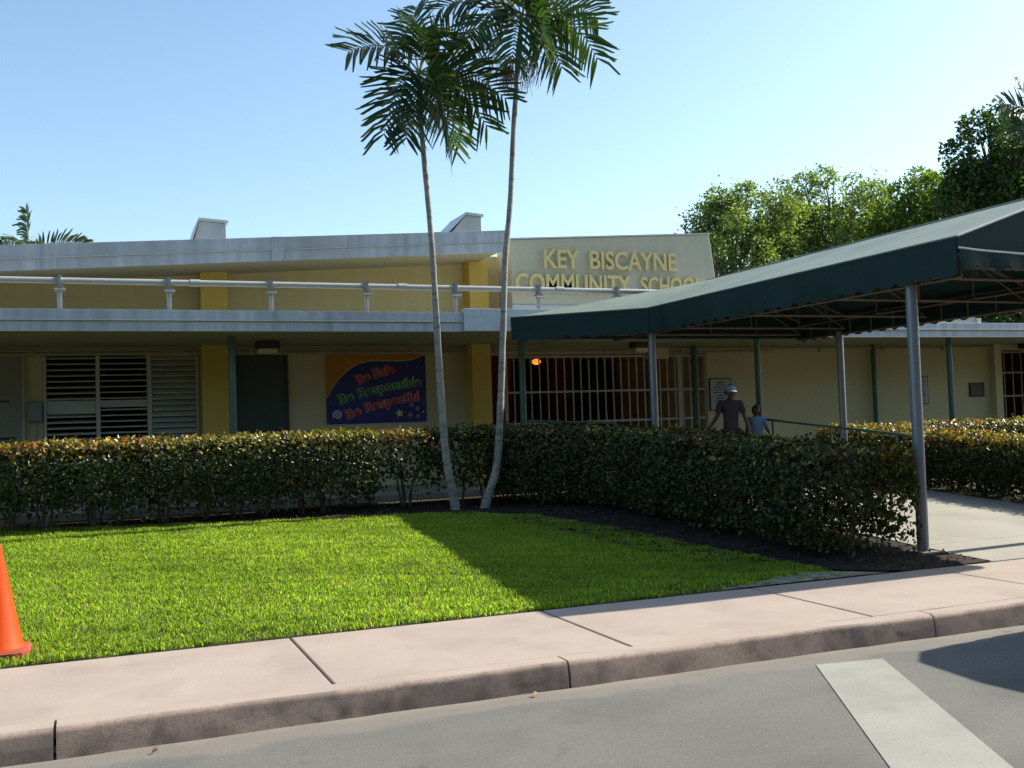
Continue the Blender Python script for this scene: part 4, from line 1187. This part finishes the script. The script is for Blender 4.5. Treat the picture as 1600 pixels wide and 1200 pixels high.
dk = [(.030,.065,.016),(.045,.085,.02),(.06,.11,.02)]
def clus(r, cx, cy, cz, rx, rz, n, s0, s1):
    out = []
    for i in range(n):
        a = r.uniform(0, 6.283); q = math.sqrt(r.uniform(0,1)); 
        out.append((cx+rx*q*math.cos(a), cy+r.uniform(-1,1)*rx*.6, cz+rz*q*math.sin(a), r.uniform(s0,s1)))
    return out
r_ = random.Random(5)
tree("leafy_tree", "light green feathery tree rising directly behind the sign wall", (17.9,26,.34), clus(r_,18.0,26,6.2,1.9,1.3,26,.4,.75)+[(16.5,26,7.2,.45),(17.2,26,7.8,.40),(18.2,26,8.0,.40),(19.3,26,8.1,.45),(16.1,26,6.5,.35),(15.7,26,6.0,.3),(19.8,26,7.5,.5)], 34000, (.07,.125), lg, 71, .22, None, .9)
tree("leafy_tree", "light green tree with broad airy crown between the other two crowns", (21.6,26.5,.34), clus(r_,22.0,26.5,6.3,2.3,1.7,32,.45,.8)+[(20.7,26.5,8.5,.45),(21.5,26.5,8.8,.40),(22.6,26.5,8.6,.45),(23.6,26.5,8.4,.45),(20.2,26.5,7.6,.5),(24.2,26.5,7.6,.5)], 42000, (.07,.125), lg, 72, .22, None, .9)
tree("leafy_tree", "yellow green shrubby tree tucked against the dense dark tree", (23.2,23.6,.34), clus(r_,22.7,23.6,6.3,1.5,1.4,24,.4,.7)+[(21.9,23.6,7.7,.4),(22.5,23.6,8.2,.32),(23.1,23.6,8.0,.4),(23.6,23.6,7.6,.5),(21.4,23.6,7.0,.45)], 26000, (.08,.14), yg, 73, .2, None, .7)
tree("dense_tree", "tall dense dark green tree, the highest crown beside the awning peak", (23.6,21,.34), clus(r_,23.3,21,7.2,1.5,1.6,30,.5,.85)+[(22.2,21,8.9,.5),(22.8,21,9.2,.45),(21.4,21,8.1,.5),(24.5,21,8.4,.8),(21.3,21,7.0,.6),(25.4,21,7.2,.9)], 46000, (.08,.145), dk, 74, .26, None, .15)
tree("low_tree", "dark low tree seen beyond the end of the pale parapet", (23.5,20.2,.34), clus(r_,23.4,20.2,3.6,2.0,1.1,20,.5,.8), 12000, (.10,.17), dk, 75, .18, None, .2)

# unseen tree row added behind the camera to cut sky light on the facade
n_ = 26000
P = np.column_stack([rng.uniform(-42, 55, n_), np.zeros(n_), rng.uniform(0, 1, n_)])
top_ = 8.2+1.8*np.sin(P[:,0]*.45)+1.3*np.sin(P[:,0]*1.1+1)
P[:,1] = -13+1.6*np.sin(P[:,0]*.8+P[:,2]*4)+rng.normal(0, 1.1, n_)
P[:,2] = .2+P[:,2]*top_
cc = np.array([[.04,.075,.02],[.055,.10,.025],[.03,.06,.015]])[rng.integers(0,3,n_)]
tag(leaf_mesh("sky_blocking_trees", P, rand_unit(n_), rand_unit(n_), rng.uniform(.5,.9,n_), rng.uniform(.35,.6,n_), cc, M['treeleaf']), kind='stuff')

# ------------------------------------------------------------------ traffic cone, dry leaves, van
cx, cy = -.63, 7.48
cone = thing("traffic_cone", (cx, cy, .03), "bright orange traffic cone standing at the lawn edge", "traffic cone")
NB = 40
pr_ = [(.168,.055),(.160,.075),(.150,.09),(.038,.68),(.034,.71),(.024,.72),(.020,.715),(.020,.61)]
cm_ = MB(); V = []; F = []
for r0, z0 in pr_:
    for k in range(NB):
        a = 2*math.pi*k/NB; V.append((cx+r0*math.cos(a), cy+r0*math.sin(a), z0))
for j in range(len(pr_)-1):
    for k in range(NB): F.append((j*NB+k, j*NB+(k+1)%NB, (j+1)*NB+(k+1)%NB, (j+1)*NB+k))
cm_.add(V, F).build("body", M['orange'], cone, smooth=True)
pb = []
for k in range(32):
    a = 2*math.pi*k/32+.1; q = max(abs(math.cos(a)), abs(math.sin(a))); rr = min(.20/q, .245); pb.append((cx+rr*math.cos(a), cy+rr*math.sin(a)))
bm_ = MB(); n = 32
bm_.add([(x,y,.012) for x,y in pb]+[(x,y,.045) for x,y in pb]+[(cx+(x-cx)*.85,cy+(y-cy)*.85,.058) for x,y in pb],
        [tuple(range(n-1,-1,-1))]+[(k,(k+1)%n,n+(k+1)%n,n+k) for k in range(n)]+[(n+k,n+(k+1)%n,2*n+(k+1)%n,2*n+k) for k in range(n)]+[tuple(range(2*n,3*n))])
bm_.build("base", M['conebase'], cone)

def dry_leaf(x, y, z, s, a, lab):
    v = []
    for i in range(7):
        t = i/6; w = s*.32*math.sin(math.pi*min(1,t*.95+.03)); c = s*t
        for sg, zz in ((-1,.016),(0,.004),(1,.02)):
            v.append((x+math.cos(a)*c-math.sin(a)*w*sg, y+math.sin(a)*c+math.cos(a)*w*sg, z+zz*math.sin(math.pi*t)+.012*t*t+.003))
    f = []
    for i in range(6):
        for k in range(2): f.append((i*3+k, i*3+k+1, i*3+k+4, i*3+k+3))
    me = bpy.data.meshes.new("dry_leaf"); me.from_pydata(v, [], f); me.update()
    o = link("dry_leaf", me, M['leafdry']); o.modifiers.new("s", 'SOLIDIFY').thickness = .0015
    tag(o, lab, "leaf")
dry_leaf(2.24, 5.42, -.149, .045, .6, "curled tan leaf in the gutter below the kerb joint")
dry_leaf(.21, 5.38, -.149, .035, .1, "small tan leaf in the gutter nearest the cone")

van = thing("parked_car", (6.10, 5.22, -.15), "silver estate car parked at the kerb past the white road stripe", "car")
zb_ = -.15
side = [(6.12,.35),(6.08,.75),(6.12,1.15),(6.30,1.86),(6.45,1.96),(8.4,2.0),(9.0,1.90),(9.9,1.20),(11.0,1.05),(11.25,.85),(11.28,.35)]
vb_ = MB()
secs = [(3.48,.92,.35),(3.53,.97,.18),(3.75,1,.06),(4.35,1,0),(4.95,1,.06),(5.17,.97,.18),(5.22,.92,.35)]
V = []; F = []; n = len(side)
for y, k, inset in secs:
    for x, z in side:
        ts_ = 1 if z < 1.0 else .96
        xi = x+inset if x < 7 else (x-inset*.5 if x > 10.5 else x)
        V.append((xi, 4.35+(y-4.35)*(1 if z < 1.1 else .90), zb_+z*k if z > .5 else zb_+z))
for j in range(len(secs)-1):
    for i in range(n):
        F.append((j*n+i, j*n+(i+1)%n, (j+1)*n+(i+1)%n, (j+1)*n+i))
F.append(tuple(range(n))); F.append(tuple(range(len(secs)*n-1, (len(secs)-1)*n-1, -1)))
vb_.add(V, F).build("body", M['vanpaint'], van, smooth=True)
MB().hexa([(6.10,3.78,zb_+1.22),(6.16,3.78,zb_+1.22),(6.16,4.92,zb_+1.22),(6.10,4.92,zb_+1.22),(6.27,3.85,zb_+1.80),(6.33,3.85,zb_+1.80),(6.33,4.85,zb_+1.80),(6.27,4.85,zb_+1.80)]).build("rear_window", M['vanglass'], van, bevel=.01)
MB().box(6.0, 6.3, 3.62, 5.08, zb_+.36, zb_+.60).build("bumper", M['black'], van, bevel=.04)
for ty in (3.60, 4.98): MB().box(6.03, 6.2, ty, ty+.14, zb_+.78, zb_+1.12).build("tail_light", M['b_red'], van, bevel=.02)
wg = MB()
for x0, x1 in ((7.0,8.1),(8.2,9.2)):
    wg.hexa([(x0,3.50,zb_+1.08),(x1,3.50,zb_+1.08),(x1,3.60,zb_+1.08),(x0,3.60,zb_+1.08),(x0+.08,3.515,zb_+1.72),(x1-.05,3.515,zb_+1.72),(x1-.05,3.61,zb_+1.72),(x0+.08,3.61,zb_+1.72)])
    wg.hexa([(x0,5.10,zb_+1.08),(x1,5.10,zb_+1.08),(x1,5.20,zb_+1.08),(x0,5.20,zb_+1.08),(x0+.08,5.09,zb_+1.72),(x1-.05,5.09,zb_+1.72),(x1-.05,5.185,zb_+1.72),(x0+.08,5.185,zb_+1.72)])
wg.build("window", M['vanglass'], van)
for wx in (7.15, 10.3):
    for wy in (3.62, 5.0):
        w_ = MB().tube([(wx,wy-.11,zb_+.33),(wx,wy+.11,zb_+.33)], .33, 24).build("wheel", M['tyre'], van, bevel=.02)
        MB().tube([(wx,wy-.118,zb_+.33),(wx,wy+.118,zb_+.33)], .20, 20).build("rim", M['galv'], w_)

van.location = (7.0, 5.50, -.15)

# ------------------------------------------------------------------ people
def skin_mesh(name, verts, edges, radii, m, parent, root=0, sub=2):
    me = bpy.data.meshes.new(name+"_sk"); me.from_pydata([tuple(v) for v in verts], edges, []); me.update()
    ob = bpy.data.objects.new(name+"_sk", me); COL.objects.link(ob)
    ob.modifiers.new("skin", 'SKIN')
    ob.modifiers["skin"].use_smooth_shade = True
    sv = me.skin_vertices[0].data
    for i, r in enumerate(radii):
        sv[i].radius = r if isinstance(r, tuple) else (r, r); sv[i].use_root = (i == root)
    s = ob.modifiers.new("sub", 'SUBSURF'); s.levels = sub; s.render_levels = sub
    dg = bpy.context.evaluated_depsgraph_get(); dg.update()
    ev = ob.evaluated_get(dg); m2 = bpy.data.meshes.new_from_object(ev)
    bpy.data.objects.remove(ob)
    m2.name = name
    for p in m2.polygons: p.use_smooth = True
    m2.materials.clear()
    return link(name, m2, m, parent)

class Sk:
    def __init__(s): s.v=[]; s.e=[]; s.r=[]
    def chain(s, pts, rad, start=None):
        prev = start
        for p, r in zip(pts, rad):
            s.v.append(Vector(p)); s.r.append(r); i = len(s.v)-1
            if prev is not None: s.e.append((prev, i))
            prev = i
        return prev

def person(name, lab, ori, H, face, arms, stride, mats, cap, hairlen):
    """ori: ground point; H height; face: direction the body faces (xy); arms: (hand offsets)"""
    t = thing(name, ori, lab, "person")
    f = Vector((face[0], face[1], 0)).normalized(); l = Vector((-f.y, f.x, 0)); u = Vector((0,0,1)); o = Vector(ori)
    def W_(a, b, c): return o + (l*a + f*b + u*c)*H       # a: towards the person's left, b forward, c up, in heights
    k = H
    S = Sk()
    # pelvis root, spine, neck, head
    S.chain([W_(0,0,.52)], [(.085*k,.062*k)])
    sp = S.chain([W_(0,.0,.60), W_(0,.005,.70), W_(0,.0,.785), W_(0,.0,.83), W_(0,.012,.872)], [(.078*k,.056*k),(.088*k,.060*k),(.080*k,.050*k),(.042*k,.040*k),(.040*k,.040*k)], 0)
    sh = 3
    hips = []
    for sg, st in ((1, stride), (-1, -stride)):
        S.chain([W_(.055*sg, .0, .49), W_(.056*sg, .5*st+.01, .285), W_(.054*sg, st-.02*(st<0), .06+(.03 if st<0 else 0)), W_(.056*sg, st+.03, .022), W_(.06*sg, st+.085, .018)], [.055*k,.036*k,.022*k,.022*k,.018*k], 0)
    elbows = []
    for sg, (el, ha) in ((1, arms[0]), (-1, arms[1])):
        S.chain([W_(.105*sg,0,.795), W_(*el), W_(*ha)], [.034*k,.025*k,.018*k], sh)
    body = skin_mesh("body", S.v, S.e, S.r, mats['skin'], t, 0)
    # hands: palm and five bent fingers each, added to the body mesh as rooted chains
    bmh = []
    for sg, (el, ha) in ((1, arms[0]), (-1, arms[1])):
        a, b = W_(*el), W_(*ha); d = (b-a).normalized()
        sd = d.cross(l*sg if abs(d.dot(l)) < .9 else f).normalized()
        nn = d.cross(sd).normalized()
        Hn = Sk()
        Hn.chain([b-d*.012*k], [.014*k]); w = Hn.chain([b+d*.03*k], [(.022*k,.013*k)], 0); w2 = Hn.chain([b+d*.048*k], [(.022*k,.011*k)], w)
        for q, (off, ln) in enumerate(((-.017,.038),(-.006,.044),(.006,.041),(.016,.033))):
            p1 = b+d*.056*k+sd*off*k; p2 = p1+d*ln*k*.5+nn*.006*k; p3 = p2+d*ln*k*.32+nn*.014*k
            Hn.chain([p1,p2,p3], [.0058*k,.0052*k,.0045*k], w2)
        p1 = b+d*.025*k-sd*.020*k; p2 = p1+d*.020*k-sd*.014*k+nn*.006*k; p3 = p2+d*.018*k+nn*.006*k
        Hn.chain([p1,p2,p3], [.007*k,.006*k,.005*k], w)
        bmh.append(skin_mesh("hand", Hn.v, Hn.e, Hn.r, mats['skin'], t, 0, 1))
    # head with brow, nose, chin, ears
    hc = W_(0,.028,.922); bm = bmesh.new()
    bmesh.ops.create_uvsphere(bm, u_segments=28, v_segments=20, radius=1)
    for v in bm.verts:
        x, y, z = v.co
        a, b, c = x*.055, y*.064, z*.074
        if z < -.1: a *= 1-.30*min(1,(-z-.1)/.8); b *= 1-.12*min(1,(-z))
        if y > .3 and abs(x) < .30 and -.35 < z < .18: b += .012*(1-abs(x)/.30)*(1-abs(z+.12)/.40)     # nose
        if y > .4 and .05 < z < .30 and .2 < abs(x) < .55: b -= .004                                      # eye sockets
        if y > .5 and abs(x) < .35 and -.66 < z < -.46: b += .003                                        # lips
        if y > .2 and z < -.72: b += .006                                                               # chin
        v.co = hc + (l*a + f*b + u*c)*k
    for sg in (-1, 1):
        g = bmesh.ops.create_uvsphere(bm, u_segments=10, v_segments=8, radius=1)
        for v in g['verts']:
            x, y, z = v.co; v.co = hc+(l*(sg*.055+x*.006)+f*(-.004+y*.010)+u*(-.004+z*.017))*k
        e = bmesh.ops.create_uvsphere(bm, u_segments=10, v_segments=8, radius=1)
        for v in e['verts']:
            x, y, z = v.co; v.co = hc+(l*(sg*.018+x*.007)+f*(.0545+y*.006)+u*(.010+z*.006))*k
    me2 = bpy.data.meshes.new("head"); bm.to_mesh(me2); bm.free()
    for p in me2.polygons: p.use_smooth = True
    hd = link("head", me2, mats['skin'], t)
    # join hands and head into one body mesh
    bm = bmesh.new(); bm.from_mesh(body.data)
    for h_ in bmh+[hd]: bm.from_mesh(h_.data)
    bm.to_mesh(body.data); bm.free()
    for h_ in bmh+[hd]: bpy.data.objects.remove(h_)
    for p in body.data.polygons: p.use_smooth = True
    # shirt with short sleeves
    C = Sk()
    C.chain([W_(0,0,.465)], [(.100*k,.078*k)])
    C.chain([W_(0,0,.43)], [(.101*k,.080*k)], 0)
    C.chain([W_(0,0,.60), W_(0,.005,.70), W_(0,.0,.785), W_(0,.0,.826)], [(.092*k,.070*k),(.100*k,.070*k),(.094*k,.060*k),(.056*k,.048*k)], 0)
    for sg, (el, ha) in ((1, arms[0]), (-1, arms[1])):
        a = Vector((.108*sg,0,.797)); e_ = Vector(el); q = a.lerp(e_, .78)
        C.chain([W_(*a), W_(*a.lerp(e_,.4)), W_(*q)], [.048*k,.043*k,.040*k], 4)
    skin_mesh("shirt", C.v, C.e, C.r, mats['shirt'], t, 0)
    # collar
    co = MB(); ring = []
    for q in range(17):
        a = 2*math.pi*q/16; ring.append(W_(.037*math.cos(a), .036*math.sin(a)+.004, .838+.006*math.cos(a+1.57)))
    co.tube(ring, .008*k, 6, cap=False); co.build("collar", mats['shirt'], t)
    # trousers
    Tt = Sk()
    Tt.chain([W_(0,0,.515)], [(.090*k,.068*k)])
    for sg, st in ((1, stride), (-1, -stride)):
        Tt.chain([W_(.055*sg, 0, .465), W_(.056*sg, .5*st+.01, .285), W_(.054*sg, st-.02*(st<0), .07+(.03 if st<0 else 0))], [.062*k,.046*k,.036*k], 0)
    skin_mesh("trousers", Tt.v, Tt.e, Tt.r, mats['trousers'], t, 0)
    for sg, st in ((1, stride), (-1, -stride)):
        s_ = MB(); s_.sphere(W_(.057*sg, st+.035, .022), .055*k, 14, 10, (1,1,.45)); 
        b2 = MB(); 
        for v in s_.v:
            dv = Vector(v)-W_(.057*sg, st+.035, .022); a, b = dv.dot(l), dv.dot(f)
            b2.v.append(tuple(W_(.057*sg, st+.035, .022)+l*a*.55+f*b*1.45+u*dv.z))
        b2.f = s_.f; b2.mi = s_.mi; b2.build("shoe", M['shoe'], t, smooth=True)
    # hair
    bm = bmesh.new(); bmesh.ops.create_uvsphere(bm, u_segments=28, v_segments=20, radius=1)
    kill = []
    for v in bm.verts:
        x, y, z = v.co
        if (y > .25 and z < .42) or z < -hairlen: kill.append(v)
        w = 1+.04*math.sin(x*23+z*17)
        v.co = hc+(l*x*.062*w+f*(y*.070*w-.004)+u*(z*.080*w+.003))*k
    bmesh.ops.delete(bm, geom=kill, context='VERTS')
    me3 = bpy.data.meshes.new("hair"); bm.to_mesh(me3); bm.free()
    for p in me3.polygons: p.use_smooth = True
    ho = link("hair", me3, M['hair'], t); ho.modifiers.new("s", 'SOLIDIFY').thickness = .006
    if cap:
        cm2 = MB(); V=[]; F=[]; nu, nv = 24, 8
        for j in range(nv+1):
            ph = (math.pi/2)*j/nv
            for q in range(nu):
                a = 2*math.pi*q/nu
                V.append(hc+(l*.066*math.sin(ph)*math.cos(a)+f*(.075*math.sin(ph)*math.sin(a)-.003)+u*(.016+.068*math.cos(ph)))*k)
        for j in range(nv):
            for q in range(nu): F.append((j*nu+q,(j+1)*nu+q,(j+1)*nu+(q+1)%nu,j*nu+(q+1)%nu))
        cm2.add(V,F)
        cp = cm2.build("cap", mats['cap'], t, smooth=True); cp.modifiers.new("s", 'SOLIDIFY').thickness = .004
        br = MB(); V=[]; n_=9
        for q in range(n_):
            a = math.pi*(.14+.72*q/(n_-1))
            V.append(hc+(l*.065*math.cos(a)+f*(.073*math.sin(a)-.003)+u*.019)*k); V.append(hc+(l*.064*math.cos(a)+f*(.073*math.sin(a)+.06*math.sin(a)**.7)+u*(.002-.006*abs(math.cos(a))))*k)
        br.add(V, [(2*q,2*q+2,2*q+3,2*q+1) for q in range(n_-1)])
        b3 = br.build("cap_brim", mats['cap'], cp, smooth=True); b3.modifiers.new("s", 'SOLIDIFY').thickness = .004
    return t
P1 = dict(skin=M['skin'], shirt=M['shirt'], trousers=M['trousers'], cap=M['capblue'])
person("person", "person in a light blue cap and dark polo shirt walking past the notice", (9.66,14.5,ZF), 1.46, (-.35,-1), 
       (((.155,.03,.635),(.185,.06,.50)), ((-.165,.02,.645),(-.275,.05,.50))), .07, P1, True, .35)
P2 = dict(skin=M['skin'], shirt=M['kidshirt'], trousers=M['trousers'])
person("person", "dark-haired child in a light blue shirt beside the capped person", (10.12,14.45,ZF), 1.12, (-.3,-1),
       (((.14,.05,.64),(.17,.12,.56)), ((-.15,.0,.64),(-.19,.04,.52))), .05, P2, False, .75)
